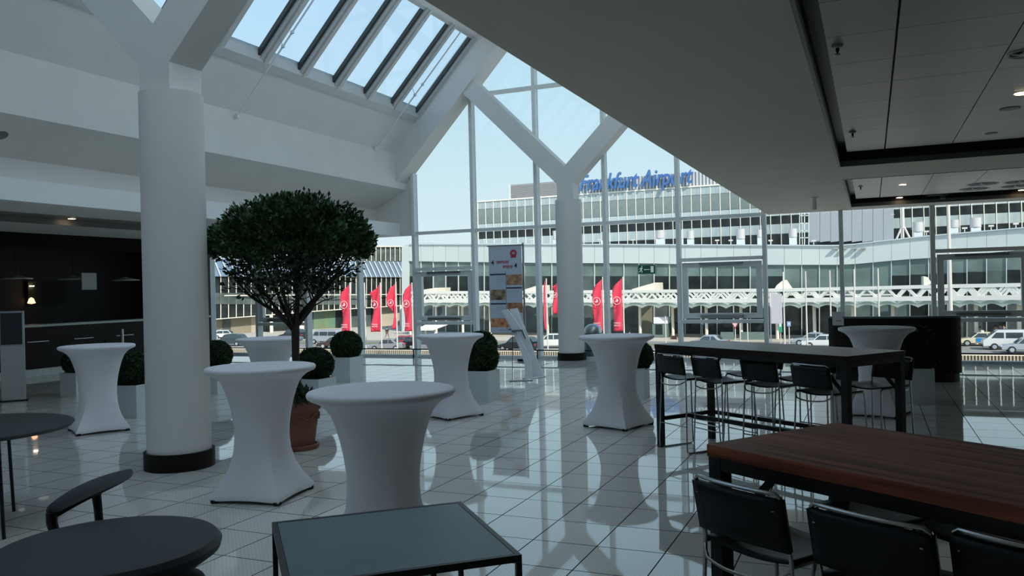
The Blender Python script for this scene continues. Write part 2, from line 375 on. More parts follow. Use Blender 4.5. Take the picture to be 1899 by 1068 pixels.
pan_b = MB().box((-0.20, -PD/2+0.003, 0), (0.20, PD/2-0.003, 0.03)).mesh('ceiling_panel'); pan_b.materials.append(M('panel_metal'))
def panels(x0, ya, yb, xs, phase):
    y = phase
    ys = []
    while y - PD/2 > ya: y -= PD
    y += PD
    while y + PD/2 <= yb - 0.05: ys.append(y); y += PD
    for y in ys:
        for k in range(xs):
            narrow = k == 0
            o = bpy.data.objects.new('ceiling_panel', pan_b if narrow else pan_me); COL.objects.link(o); o.parent = ce
            xx = x0 + 0.31 if narrow else x0 + 0.52 + PW * (k - 0.5)
            o.location = (xx, y, PZ - 3.05)
panels(-0.34, 1.9, 11.06, 7, 5.92)
panels(-0.34, 12.47, 17.22, 7, 12.86)
MB().box((-0.31, -6, PZ), (5.5, 2.0, PZ+0.03)).build('panel_sheet', 'panel_metal', ce, world=True)

# ---- left aisle ceiling
cl = thing('ceiling', 'lower white aisle ceiling above the dark bar with sunken strip', 'ceiling', (-13, 0, 3.02), kind='structure')
m = MB(); m.box((-12.2, -6, 3.02), (-10.99, FY-0.13, 3.32)); m.box((-15.84, -6, 3.02), (-13.8, FY-0.13, 3.32)); m.box((-13.8, 16.6, 3.02), (-12.2, FY-0.13, 3.32)); m.box((-19.4, -6, 3.33), (-11.61, FY-0.13, 3.40))
m.build('plaster_soffit', 'white_paint', cl, world=True)
MB().box((-13.8, -6, 3.02), (-13.76, 16.6, 3.32)).build('field_frame', 'dark_frame', cl, world=True)
y = -5.5
while y < 16.2:
    MB().box((-13.74, y+0.004, 3.14), (-12.24, y+0.90, 3.17)).build('ceiling_panel', 'panel_metal', cl, world=True); y += 0.905
t = MB().box((-10.98, -6, 3.02), (-10.8, FY-0.13, 3.33)).build('trim_1', 'bright_paint'); tag(t, 'bright white edge beam along the lower aisle ceiling', 'beam', kind='structure')
t = MB().prism([(-10.6, 4.16), (-10.6, 5.00), (-10.75, 5.10), (-10.75, 4.24), (-11.49, 3.86), (-11.49, 3.72)], 'y', -6, FY-0.02).build('trim_2', 'white_paint')
tag(t, 'white folded fascia and sloping soffit below the skylight slope', 'fascia', kind='structure')
t = MB().box((-11.60, -6, 3.33), (-11.49, FY-0.02, 3.90)).build('trim_3', 'white_paint'); tag(t, 'narrow white upstand wall behind the edge beam', 'wall', kind='structure')

# ---- gable roof
def rz(x): return 5.82 + 1.055 * (x + 10.0)
RID = -6.25
cg = thing('ceiling', 'white sloping gable roof lining rising to the ridge', 'ceiling', (RID, 6, 9.7), kind='structure')
def slab(name, xa, xb, ya, yb, mat='white_paint', th=0.25):
    MB().prism([(xa, rz(xa)), (xb, rz(xb)), (xb, rz(xb)+th), (xa, rz(xa)+th)], 'y', ya, yb).build(name, mat, cg, world=True)
MB().prism([(-10.60, 5.0), (-10.0, 5.80), (-10.05, 6.05), (-10.85, 5.05)], 'y', -6, 17.5).build('slope_lining', 'white_paint', cg, world=True); slab('slope_lining', -8.35, RID, -6, 17.5)
slab('slope_lining', -10.0, -8.35, -6, -1.0); slab('slope_lining', -10.62, RID, 17.5, FY+0.02)
def rzr(x): return rz(2*RID - x)
def slab_r(xa, xb, ya, yb, mat='white_paint', name='slope_lining', th=0.25): MB().prism([(xa, rzr(xa)), (xb, rzr(xb)), (xb, rzr(xb)+th), (xa, rzr(xa)+th)], 'y', ya, yb).build(name, mat, cg, world=True)
slab_r(RID, -5.2, -6, FY); slab_r(-2.1, -1.70, -6, FY); slab_r(-5.2, -2.1, -6, -3); slab_r(-5.2, -2.1, 17.0, FY); slab_r(-5.2, -2.1, -3, 17.0, 'added_translucent', 'added_light_panel', 0.02)  # last piece is an added translucent sheet, out of view, brightening the white ceilings
MB().box((-1.95, -6, 3.40), (-1.65, FY-0.1, 5.35)).build('fascia_board', 'white_paint', cg, world=True)
# ---- skylight
sk = thing('window_2', 'long slanted roof skylight with grey glazing bars', 'skylight', (-9.2, 8, 6.6), kind='structure')
bars_y = [17.5 - 1.112 * k for k in range(17)]
sl = math.atan(1.055); ux, uz = math.cos(sl), math.sin(sl)
def hx(y0, y1, za, zb_): return MB().hexa([(0, y0, za), (0, y0, zb_), (0, y1, zb_), (0, y1, za)], [(2.34, y0, za), (2.34, y0, zb_), (2.34, y1, zb_), (2.34, y1, za)])
bar_me = hx(-0.05, 0.17, -0.02, -0.10).mesh('glazing_bar'); bar_me.materials.append(M('skylight_metal'))
drk = hx(-0.115, -0.052, 0.02, -0.055).mesh('gasket'); drk.materials.append(M('skylight_dark'))
rib = hx(0.03, 0.10, -0.101, -0.135).mesh('rib'); rib.materials.append(M('skylight_metal'))
glz = MB().box((0.0, 0.17, 0.0), (2.34, 0.99, 0.012)).mesh('pane'); glz.materials.append(M('sky_glass'))
for k, y in enumerate(bars_y):
    for nm, me in (('glazing_bar', bar_me), ('gasket', drk), ('rib', rib)) + ((('pane', glz),) if k else ()):
        o = bpy.data.objects.new(nm, me); COL.objects.link(o); o.parent = sk
        o.location = Vector((-10.0, y - 0.05, rz(-10.0) + 0.05)) - sk.location; o.rotation_euler = (0, -sl, 0)
def along(x, dz=0): return (x, rz(x) + dz)
MB().prism([(-10.02, rz(-10.02)-0.10), (-9.90, rz(-9.90)-0.12), (-9.90, rz(-9.90)+0.12), (-10.02, rz(-10.02)+0.2)], 'y', -1.0, 17.5).build('sill_frame', 'skylight_metal', sk, world=True)
MB().prism([(-10.10, rz(-10.10)-0.03), (-10.0, rz(-10.0)-0.10), (-10.0, rz(-10.0)+0.05), (-10.10, rz(-10.10)+0.05)], 'y', -1.0, 17.5).build('sill_board', 'bright_paint', sk, world=True)
MB().prism([(-8.41, rz(-8.41)-0.03), (-8.34, rz(-8.34)-0.06), (-8.34, rz(-8.34)+0.10), (-8.41, rz(-8.41)+0.10)], 'y', -1.0, 17.5).build('head_frame', 'skylight_metal', sk, world=True)
for n_, (px, py) in enumerate(((440, 215), (698, 275))):
    a = AX(px, py, -10.54); q = thing('opener_rod', ['long thin white rod hanging under the skylight nearest the round column', 'thin white rod hanging under the skylight nearest the glass gable'][n_], 'rod', a, group='skylight opener rods')
    d = Vector((ux, 0, uz))
    MB().tube([(0,0,0), d*3.3], 0.016, 8).build('rod', 'white_metal', q)
    MB().box((-0.03,-0.03,-0.04), (0.03,0.03,0.04)).build('bracket', 'white_metal', q)
    for s_ in (1.55, 1.85):
        MB().lathe([(0.0,-0.04),(0.035,-0.02),(0.035,0.02),(0.0,0.04)], 10, d*s_, cap=False).build('joint', 'white_metal', q)
    MB().tube([d*1.55, d*1.55 + Vector((-0.12, -0.02, 0.32))], 0.006, 6).build('stay', 'steel', q)

# ---- struts, columns, rafters
def lowz(x): return 4.60 + 1.052 * (x + 10.33)
def column(Yc, label, dx, hz, zc):
    c = thing('column', label, 'column', (RID+dx, Yc, 0)); zk = zc - 0.385
    MB().lathe([(0.295, 0.02), (0.295, hz)], 56).build('shaft', 'white_paint', c)
    MB().lathe([(0.298, 0.0), (0.325, 0.0), (0.325, 0.165), (0.298, 0.165)], 56, cap=False).build('base_ring', 'brown_ring', c)
    # the two arms and the pier in one outline
    d = 0.205
    xr = RID; zl = zc                                    # crotch
    pts_p = [(-0.19, 3.55), (0.19, 3.55), (0.19, zk), (0.0, zl), (-0.19, zk)]
    MB().prism(pts_p, 'y', -d, d).build('pier', 'white_paint', c)
    # left arm: from the pier to the left rafter
    def arm(sg):
        top = 2.36
        a = [(-sg*0.0, zl), (-sg*0.19, zk), (-sg*(0.19+top), zk+top*1.0), (-sg*(top-0.05), zl+top-0.05)]
        MB().prism(a, 'y', -d, d).build('arm', 'white_paint', c)
    arm(1); arm(-1)
    return c
column(6.10, 'thick round white column with forked top nearest the camera, dark base ring', 0.055, 3.60, 4.24)
column(17.75, 'slender-looking round white column with forked top standing before the glass facade', 0.0, 3.61, 4.35)
for Yc, lab in ((6.10, 'white rafter frame above the nearer forked column'), (17.75, 'white rafter frame edging the glass gable')):
    r = thing('rafter_frame', lab, 'rafter', (RID, Yc, 4.5), kind='structure')
    for s_ in (1, -1):
        def mx(x): return x if s_ == 1 else 2*RID - x
        pts = [(mx(-10.62), lowz(-10.62)), (mx(RID), lowz(RID)), (mx(RID), rz(RID)+0.02), (mx(-10.62), rz(-10.62)+0.02)]
        y0, y1 = (Yc - 0.22, Yc + 0.22) if Yc < 10 else (17.5, FY - 0.02)
        MB().prism(pts, 'y', y0, y1).build('rafter', 'white_paint', r, world=True)

# ---- end facade: one curtain wall
fa = thing('window_1', 'tall white framed glass facade with gabled top facing the terminal', 'glass facade', (RID, FY, 0), kind='structure')
MX = [-16.98 + 1.644 * k for k in range(18)]
MX[4] = -10.40; MX[9] = -2.03
def topz(x):
    if x < -10.45: return 3.02
    if x > -2.0: return 3.06
    return min(lowz(x), lowz(2*RID - x)) + 0.02
for x in MX:
    tz = topz(x); MB().box((x-0.04, FY-0.17, 0), (x+0.04, FY+0.03, tz)).build('mullion', 'white_metal', fa, world=True)
def clip_poly(poly, a, b, c):     # keep a*x+b*z<=c
    out = []
    for i in range(len(poly)):
        p, q = poly[i], poly[(i+1) % len(poly)]; fp, fq = a*p[0]+b*p[1]-c, a*q[0]+b*q[1]-c
        if fp <= 0: out.append(p)
        if (fp < 0 < fq) or (fq < 0 < fp):
            t_ = fp/(fp-fq); out.append((p[0]+(q[0]-p[0])*t_, p[1]+(q[1]-p[1])*t_))
    return out
sash_bays = {1, 4, 8, 11}
for k in range(len(MX)-1):
    x0, x1 = MX[k]+0.04, MX[k+1]-0.04
    gable = -10.45 <= MX[k] < -2.1
    levels = [(0.05, 3.03)] + ([(3.10, 6.28), (6.35, 9.2)] if gable else [])
    if k in sash_bays: levels = [(0.05, 0.80), (2.20, 3.03)] + levels[1:]
    for z0, z1 in levels:
        poly = [(x0, z0), (x1, z0), (x1, z1), (x0, z1)]
        if gable:
            poly = clip_poly(poly, -1.052, 1, 4.60+1.052*10.33)
            poly = clip_poly(poly, 1.052, 1, 4.60+1.052*(10.33+2*RID))
        if len(poly) > 2: MB().prism(poly, 'y', FY-0.01, FY+0.002).build('pane', 'pane_glass', fa, world=True)
    if gable:
        MB().box((x0, FY-0.14, 3.03), (x1, FY+0.02, 3.10)).build('transom', 'white_metal', fa, world=True)
        xa, xb = x0, x1
        zc = 6.30; xl = -10.33 + (zc-4.60)/1.052; xrr = 2*RID - xl
        xa, xb = max(xa, xl), min(xb, xrr)
        if xb - xa > 0.1: MB().box((xa, FY-0.14, 6.28), (xb, FY+0.02, 6.35)).build('transom', 'white_metal', fa, world=True)
    MB().box((x0, FY-0.12, 0.0), (x1, FY+0.02, 0.05)).build('sill_rail', 'white_metal', fa, world=True)
    if k in sash_bays:
        for z in (0.80, 2.13): MB().box((x0, FY-0.22, z), (x1, FY+0.02, z+0.07)).build('transom', 'white_metal', fa, world=True)
        s = bpy.data.objects.new('sash', None); COL.objects.link(s); s.parent = fa; s.location = Vector(((x0+x1)/2, FY, 0)) - fa.location
        w2 = (x1-x0)/2 - 0.03
        m = MB()
        for (a, b) in (((-w2, 0.90), (w2, 1.01)), ((-w2, 1.99), (w2, 2.10)), ((-w2, 1.01), (-w2+0.11, 1.99)), ((w2-0.11, 1.01), (w2, 1.99))):
            m.box((a[0], -0.13, a[1]), (b[0], -0.02, b[1]))
        m.build('sash_frame', 'white_metal', s)
        MB().box((-w2+0.11, -0.05, 1.01), (w2-0.11, -0.04, 1.99)).build('sash_pane', 'pane_glass', s)
        for z in (0.925, 2.05): MB().box((-0.45, -0.19, z), (0.45, -0.13, z+0.045)).build('actuator', 'steel', s)
MB().box((MX[0], FY-0.1, -0.02), (MX[-1], FY+0.02, 0.0)).build('threshold', 'white_metal', fa, world=True)

# low handrail in front of the facade
ra = thing('guard_rail', 'low dark horizontal rail running along the foot of the facade', 'rail', (RID, FY-0.25, 0))
MB().bar((-19.0, FY-0.28, 0.20), (12.0, FY-0.28, 0.205), 0.03, 0.028).build('rail', 'black_steel', ra, world=True)
for k in range(0, 18):
    x = MX[k]; MB().box((x-0.012, FY-0.30, 0.0), (x+0.012, FY-0.27, 0.19)).build('post', 'black_steel', ra, world=True)

# walls
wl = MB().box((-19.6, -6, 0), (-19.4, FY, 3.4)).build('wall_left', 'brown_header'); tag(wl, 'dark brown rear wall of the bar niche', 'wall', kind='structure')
wb = thing('wall_back', 'plain rear wall of the hall behind the viewpoint', 'wall', (-4, -6, 0), kind='structure')
MB().box((-19.4, -6.2, 0), (12, -6.0, 9.9)).build('wall_face', 'white_paint', wb, world=True)
wr = thing('wall_right', 'plain far side wall of the low ceilinged area', 'wall', (12, 6, 0), kind='structure')
MB().box((12, -6, 0), (12.2, FY, 3.5)).build('wall_face', 'soffit_paint', wr, world=True)
we = MB().prism([(-19.5, 3.02), (-10.44, 3.02), (-10.44, 5.3), (-10.9, 5.3), (-19.5, 3.9)], 'y', FY-0.12, FY+0.02).build('wall_end', 'white_paint'); tag(we, 'white end panel closing the aisle above the windows', 'wall', kind='structure')

# ================================================================== LEFT: THE BAR
BX = -16.5
ba = thing('bar_counter', 'long dark brown bar counter with pale glass ledge and lit plinth', 'bar counter', (BX, 13, 0))
m = MB(); m.box((BX-0.55, 5.0, 0.16), (BX, 17.4, 1.04)); m.build('body', 'counter_face', ba, world=True)
for k in range(11):
    y = 5.0 + 1.13*k; MB().box((BX, y+0.005, 0.18), (BX+0.02, y+1.12, 0.70)).build('front_panel', 'counter_face', ba, world=True)
    MB().box((BX+0.02, y+0.30, 0.735), (BX+0.045, y+0.80, 0.755)).build('handle', 'plinth_steel', ba, world=True)
MB().box((BX-0.6, 5.0, 0.78), (BX+0.03, 17.4, 1.05)).build('upper_fascia', 'counter_face', ba, world=True)
MB().box((BX-0.6, 4.95, 1.06), (BX+0.06, 17.45, 1.11)).build('ledge', 'ledge_glass', ba, world=True)
MB().box((BX-0.45, 5.0, 0.0), (BX-0.02, 17.4, 0.16)).build('plinth', 'plinth_steel', ba, world=True)
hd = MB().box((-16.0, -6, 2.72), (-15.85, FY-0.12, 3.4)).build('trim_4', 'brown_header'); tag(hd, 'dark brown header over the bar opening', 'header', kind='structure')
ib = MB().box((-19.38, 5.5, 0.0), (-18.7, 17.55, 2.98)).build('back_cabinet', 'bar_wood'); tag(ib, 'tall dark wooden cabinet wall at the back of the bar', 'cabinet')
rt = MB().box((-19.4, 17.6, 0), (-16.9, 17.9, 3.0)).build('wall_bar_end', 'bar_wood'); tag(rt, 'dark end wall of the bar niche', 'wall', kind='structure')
lam = ['flat pendant lamp over the bar nearest the silver pillar', 'flat pendant lamp over the bar beside the white notice', 'flat pendant lamp over the bar nearest the round column']
for k, (px, py, qx, qy) in enumerate(((30, 516, 30, 444), (135, 517, 137, 449), (233, 519, 230, 454))):
    p = AX(px, py, -17.4); t = thing('pendant_lamp', lam[k], 'pendant lamp', p, group='flat pendants over the bar')
    MB().lathe([(0.02, 0.08), (0.05, 0.06), (0.33, 0.0), (0.33, -0.02), (0.03, 0.03)], 28, cap=False).build('shade', 'plinth_steel', t)
    MB().tube([(0, 0, 0.06), (0, 0, 3.0-p.z)], 0.006, 6).build('cord', 'black_steel', t)
    MB().lathe([(0.06, 2.96-p.z), (0.06, 3.0-p.z)], 16).build('ceiling_rose', 'lamp_dim', t)
for k, (px, py) in enumerate(((70, 450), (163, 454), (247, 458))):
    p = AX(px, py, -17.9); t = MB().lathe([(0.11, 0), (0.11, 0.03)], 16, (p.x, p.y, 2.98)).build('downlight', 'lamp_dim')
    tag(t, 'faint round downlight in the dark bar ceiling %s' % ('nearest the silver pillar', 'above the white notice', 'nearest the round column')[k], 'downlight', 'faint downlights in the bar ceiling')
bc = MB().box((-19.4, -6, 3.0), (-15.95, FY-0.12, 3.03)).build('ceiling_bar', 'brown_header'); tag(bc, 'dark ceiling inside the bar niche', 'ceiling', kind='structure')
a, b = AX(151, 506, -17.0), AX(179, 537, -17.0)
nt_ = thing('notice_board', 'square white notice hanging inside the dark bar', 'notice', ((a+b)/2))
MB().box((-0.01, a.y-(a.y+b.y)/2, b.z-(a.z+b.z)/2), (0.01, b.y-(a.y+b.y)/2, a.z-(a.z+b.z)/2)).build('board', 'planter_white', nt_)
for y in (-0.12, 0.12): MB().tube([(0, y, 0.15), (0, y, 3.0-(a.z+b.z)/2)], 0.003, 5).build('cord', 'black_steel', nt_)
p = AX(54, 556, -18.65); t = thing('display_case', 'small glowing display case deep in the bar', 'display case', p)
MB().box((-0.05, -0.05, -0.12), (0.04, 0.95, 0.45)).build('case', 'display_back', t)
MB().lathe([(0.0, -0.10), (0.09, -0.08), (0.05, 0.03), (0.0, 0.06)], 12, (0.08, 0.0, 0.0), cap=False).build('reflection_glow', 'display_glow', t)  # glowing shape stands in for a bright reflection below the spot
MB().lathe([(0.05, 0.32), (0.05, 0.34)], 12, (0.08, 0.02, 0.0)).build('spot', 'lamp_glow', t)
p = AX(54, 560, -18.6)
# stanchion post
p = G(228, 690); t = thing('stanchion_post', 'slim steel post standing before the bar', 'post', p)
MB().lathe([(0.035, 0.02), (0.035, 0.93), (0.03, 0.95)], 16).build('tube', 'steel', t); MB().lathe([(0.14, 0), (0.14, 0.015), (0.05, 0.03)], 24).build('base', 'steel', t)
# info pillar
p = G(22, 744); t = thing('info_pillar', 'silver information pillar with dark blue display panel by the bar', 'info stand', p)
t.rotation_euler = (0, 0, math.radians(48))
MB().box((-0.14, -0.06, 0.02), (0.20, 0.06, 1.47)).build('body', 'pillar_grey', t, bevel=0.006)
MB().box((-0.125, -0.075, 0.93), (0.175, -0.06, 1.44)).build('display', 'panel_blue', t)
MB().box((-0.18, -0.10, 0.0), (0.24, 0.10, 0.02)).build('base_plate', 'black_steel', t)

# ================================================================== COCKTAIL TABLES
def cover_mesh(rot):
    """stretch cover: round top flowing through a waist to a square foot"""
    n = 64; prof = [(0.0, 1.065, 0), (0.36, 1.066, 0), (0.415, 1.065, 0), (0.432, 1.061, 0), (0.440, 1.052, 0), (0.441, 1.040, 0), (0.436, 1.028, 0), (0.424, 1.019, 0), (0.398, 1.008, 0), (0.366, 0.993, 0), (0.332, 0.962, 0), (0.305, 0.925, 0), (0.279, 0.86, 0.0),
            (0.255, 0.78, 0.0), (0.233, 0.68, 0.0), (0.219, 0.58, 0.02), (0.214, 0.48, 0.08), (0.219, 0.37, 0.20), (0.234, 0.26, 0.42), (0.258, 0.17, 0.68), (0.284, 0.10, 0.90), (0.300, 0.06, 1.0), (0.305, 0.040, 1.0), (0.303, 0.020, 1.0), (0.290, 0.014, 1.0)]
    m = MB(); vs = []; fs = []
    for (r, z, q) in prof:
        for k in range(n):
            a = 2*PI*k/n + rot; c_, s_ = math.cos(a), math.sin(a)
            # superellipse blend circle -> square (diagonals reach out)
            aa = a - rot; mxx = max(abs(math.cos(aa)), abs(math.sin(aa)))
            sq = 1.0 / mxx
            sag = 0.0
            if q > 0.3: sag = 0.018*q*(1-min(1, max(0, (sq-1)/0.414)))       # hem lifts between the feet
            rad = r * (1 + (min(sq, 1.40) - 1) * q) * (1 - 0.035*q*(1-(sq-1)/0.414)) 
            vs.append((rad*c_, rad*s_, z + (sag if z < 0.3 else 0)*0.6))
    for i in range(len(prof)-1):
        for k in range(n): fs.append((i*n+k, (i+1)*n+k, (i+1)*n+(k+1) % n, i*n+(k+1) % n))
    m.add(vs, fs, True)
    return m
tabs = [('A', 183.5, 798, 'between the silver pillar and the thick column', math.radians(-30)), ('B', 489, 919, 'in front of the tree pot, square foot in full view', math.radians(10)),
        ('C', 715, 1050, 'nearest the grey low table, its foot hidden behind it', math.radians(5)), ('D', 838, 771, 'beside two box balls and the brochure stand', math.radians(-24)),
        ('E', 1147, 789, 'in the middle of the floor before the facade column', math.radians(-18)), ('F', 1629, 768, 'behind the dark high table, before the brown counter', math.radians(-15)),
        ('G', 503.5, 774, 'behind the tree trunk, near the windows', math.radians(20))]
first = None
for i, (nm, px, py, where, rot) in enumerate(tabs):
    p = G(px, py)
    lab = 'white covered bar table ' + where
    if first is None:
        first = thing('cocktail_table', lab, 'table', p, rot, 'white covered bar tables')
        cover_mesh(0.0).build('cover', 'stretch_cloth', first)
        for a in (45, 135, 225, 315):
            MB().lathe([(0.030, 0.0), (0.034, 0.008), (0.034, 0.028)], 12, (0.385*math.cos(math.radians(a)), 0.385*math.sin(math.radians(a)), 0)).build('foot', 'black_rubber', first)
    else: dup(first, p, rot, lab)

# ================================================================== HIGH TABLES AND BAR STOOLS
def high_table(p0, ang, L, W, H, top_mat, label, group):
    t = thing('high_table', label, 'table', (p0.x, p0.y, 0), ang, group)      # origin under the front left corner; x along the long side, y away
    o = MB().box((0, 0, H-0.046), (L, W, H)).build('tabletop', top_mat, t, bevel=0.003)
    zt_, zb_ = H-0.047, H-0.092
    MB().box((0.065, 0.006, zb_), (L-0.065, 0.04, zt_)).build('apron', 'black_steel', t); MB().box((0.065, W-0.04, zb_), (L-0.065, W-0.006, zt_)).build('apron', 'black_steel', t)
    MB().box((0.006, 0.065, zb_), (0.04, W-0.065, zt_)).build('apron', 'black_steel', t); MB().box((L-0.04, 0.065, zb_), (L-0.006, W-0.065, zt_)).build('apron', 'black_steel', t)
    for x in (0.005, L-0.063):
        for y in (0.005, W-0.063): MB().box((x, y, 0.0), (x+0.058, y+0.058, zt_)).build('leg', 'black_steel', t)
    for y in (0.035, W-0.065): MB().box((0.08, y, 0.27), (L-0.08, y+0.03, 0.31)).build('foot_rail', 'black_steel', t) if y > 0.1 else None
    for x in (0.035, L-0.065): MB().box((x, 0.08, 0.27), (x+0.03, W-0.08, 0.31)).build('foot_rail', 'black_steel', t)
    MB().bar((0.08, W/2, 0.29), (L-0.08, W/2, 0.29), 0.03, 0.04).build('foot_rail', 'black_steel', t)
    for x, s_ in ((0.08, 1), (L-0.08, -1)):
        for y in (0.05, W-0.05): MB().bar((x-s_*0.02, y, H-0.32), (x+s_*0.19, y, H-0.09), 0.025, 0.02, (0,1,0)).build('brace', 'black_steel', t)
    return t
def stool_proto(label, loc, rz_):
    t = thing('bar_stool', label, 'bar stool', loc, rz_, 'black leather bar stools with steel wire frames')   # origin on the floor below the seat; y towards the table
    w2 = 0.190; r = 0.0075; SH = 0.715
    for s_ in (-1, 1):
        x = s_*w2
        # one continuous wire: back top -> seat rear -> floor rear -> floor front -> seat front
        pts = [(x, -0.235, 0.935), (x, -0.228, 0.90), (x*1.0, -0.195, SH+0.02), (x*1.02, -0.195, SH-0.04), (x*1.12, -0.215, 0.10), (x*1.12, -0.212, 0.02), (x*1.12, -0.19, r), (x*1.12, 0.19, r), (x*1.12, 0.212, 0.02), (x*1.10, 0.208, 0.10), (x*1.0, 0.185, SH-0.05), (x*1.0, 0.18, SH-0.012), (x, 0.16, SH), (x, -0.195, SH-0.002)]
        MB().tube(pts, r, 8).build('side_frame', 'chrome', t)
    # top bow
    bow = [(-w2, -0.228, 0.925), (-w2*0.985, -0.240, 0.948)] + [(w2*0.9*k/5, -0.244-0.016*(1-(k/5)**2), 0.958) for k in range(-5, 6)] + [(w2*0.985, -0.240, 0.948), (w2, -0.228, 0.925)]
    MB().tube(bow, r, 8).build('back_bow', 'chrome', t)
    lo = [(-w2, -0.196, SH-0.012), (-w2*0.9, -0.215, SH-0.03)] + [(w2*0.75*k/4, -0.235-0.02*(1-(k/4)**2), SH-0.045-0.012*(1-(k/4)**2)) for k in range(-4, 5)] + [(w2*0.9, -0.215, SH-0.03), (w2, -0.196, SH-0.012)]
    MB().tube(lo, r*0.85, 8).build('rear_bow', 'chrome', t)
    for y, z in ((0.200, 0.26), (0.205, 0.22), (-0.21, 0.26)): MB().tube([(-w2*1.08, y, z), (w2*1.08, y, z)], r*0.8, 8).build('footrest', 'chrome', t)
    # slung leather seat
    m = MB(); n, k2 = 12, 8; vs = []; fs = []
    for j in range(k2+1):
        for i in range(n+1):
            u, v = i/n*2-1, j/k2; vs.append((u*(w2+0.004), -0.185+0.36*v, SH+0.012-0.022*(1-u*u)))
    for j in range(k2):
        for i in range(n): a = j*(n+1)+i; fs.append((a, a+1, a+n+2, a+n+1))
    m.add(vs, fs, True); o = m.build('seat', 'black_leather', t, flip=False); sd = o.modifiers.new('t', 'SOLIDIFY'); sd.thickness = 0.009; sd.offset = 0
    m = MB(); vs = []; fs = []
    for j in range(7):
        for i in range(n+1):
            u, v = i/n*2-1, j/6; z = 0.765+0.176*v; vs.append((u*(w2+0.009), -0.203-0.034*v-0.016*(1-u*u), z))
    for j in range(6):
        for i in range(n): a = j*(n+1)+i; fs.append((a, a+1, a+n+2, a+n+1))
    m.add(vs, fs, True); o = m.build('backrest', 'black_leather', t, flip=False); sd = o.modifiers.new('t', 'SOLIDIFY'); sd.thickness = 0.022; sd.offset = 0
    for s_ in (-1, 1): MB().lathe([(0.0, 0.0), (0.006, 0.002), (0.006, 0.006)], 8).build('rivet', 'chrome', t, loc=(s_*(w2-0.02), -0.252, 0.90))
    return t
H1 = 1.045
c0, c1, c2 = G(1213, 638, H1), G(1570, 661, H1), G(1665, 648, H1)
angT = math.atan2(c1.y-c0.y, c1.x-c0.x)
high_table(c0, angT, (c1-c0).length, 0.79, H1, 'dark_wood', 'dark brown high table with black steel legs, ringed by stools', 'high tables')
d0 = G(1310, 823, H1); d1 = G(1899, 941, H1)
angD = math.atan2(d1.y-d0.y, d1.x-d0.x)
high_table(d0, angD, 2.26, 0.765, H1, 'rosewood', 'reddish wood grained high table in the right front', 'high tables')
def stool_at(bx, by, z, ang):   # from the middle of its back top
    p = G(bx, by, z); n_ = Vector((-math.sin(ang), math.cos(ang), 0)); q = p + n_*0.245; return Vector((q.x, q.y, 0))
near = [(1240, 658.5, -39, 'leftmost on the near side of the dark high table'), (1305, 663, -41, 'second from the left, near side of the dark high table'),
        (1404, 668, -33, 'third from the left, near side of the dark high table'), (1500, 678, -38, 'rightmost on the near side of the dark high table')]
st = None
for bx, by, a, lab in near:
    a = math.radians(a); p = stool_at(bx, by, 0.95, a); lb = 'black leather bar stool, ' + lab
    if st is None: st = stool_proto(lb, p, a)
    else: dup(st, p, a, lb)
nrm = Vector((-math.sin(angT), math.cos(angT), 0)); ut = Vector((math.cos(angT), math.sin(angT), 0))
for k, (sx_, off, da) in enumerate(((0.55, 0.82, -6), (1.17, 0.84, 3), (1.92, 0.84, -4))):
    p = Vector((c0.x, c0.y, 0)) + ut*sx_ + nrm*off
    dup(st, p, angT+PI+math.radians(da), 'bar stool on the window side of the dark high table, ' + ('near its left end', 'at its middle', 'near its right end')[k])
for bx, by, a, lab in ((1362, 903, -34, 'leftmost back at the reddish high table'), (1606, 961, -31, 'middle back of three at the reddish high table'), (1905, 1016, -31, 'cut by the frame corner at the reddish high table')):
    a = math.radians(a); dup(st, stool_at(bx, by, 0.95, a), a, 'black leather bar stool, ' + lab)
n1 = Vector((-math.sin(angD), math.cos(angD), 0)); u1 = Vector((math.cos(angD), math.sin(angD), 0))
for k, (px, py) in enumerate(((1640, 950), (1832, 990))):
    p = G(px, py, 0.71); p = Vector((p.x, p.y, 0))
    dup(st, p, angD+PI+math.radians(4 if k else -8), 'bar stool under the far side of the reddish high table, %s of two' % ('left', 'right')[k])

# ================================================================== PLANTERS AND TREE
def leaf_cloud(m, pts, size, rng, spread=1.0):
    for p, nrm_ in pts:
        d = (nrm_ + Vector((rng.uniform(-1,1), rng.uniform(-1,1), rng.uniform(-1,1)))*spread).normalized()
        s_ = d.cross(Vector((rng.uniform(-1,1), rng.uniform(-1,1), rng.uniform(-1,1)))).normalized(); L = size*rng.uniform(0.7, 1.25); W = L*0.26
        c = p + d*L*0.5; up = d.cross(s_)*L*0.08
        m.add([p, c - s_*W + up, p + d*L, c + s_*W + up], [(0,1,2,3)], False)
rng = random.Random(5)
def boxball_parts(R):
    core = MB(); core.lathe([(R*0.9*math.sin(PI*i/12), R*(1-0.0) - R*0.9*math.cos(PI*i/12)) for i in range(13)], 24, cap=False)
    lv, lt = MB(), MB()
    for k in range(8500):
        z = rng.uniform(-0.92, 1); a = rng.uniform(0, 2*PI); s_ = math.sqrt(1-z*z); n_ = Vector((s_*math.cos(a), s_*math.sin(a), z))
        rr = R*(0.90 + rng.uniform(0, 0.09) + 0.03*math.sin(7*a)*math.sin(9*z))
        leaf_cloud(lv if k % 5 else lt, [(n_*rr*0.96 + Vector((0,0,R)), n_)], R*0.115, rng, 1.1)
    return core, lv, lt
core, lv, lt = boxball_parts(0.275)
core_me = core.mesh('core'); core_me.materials.append(M('box_leaf')); lv_me = lv.mesh('foliage', flip=False); lv_me.materials.append(M('box_leaf')); lt_me = lt.mesh('foliage', flip=False); lt_me.materials.append(M('box_leaf_light'))
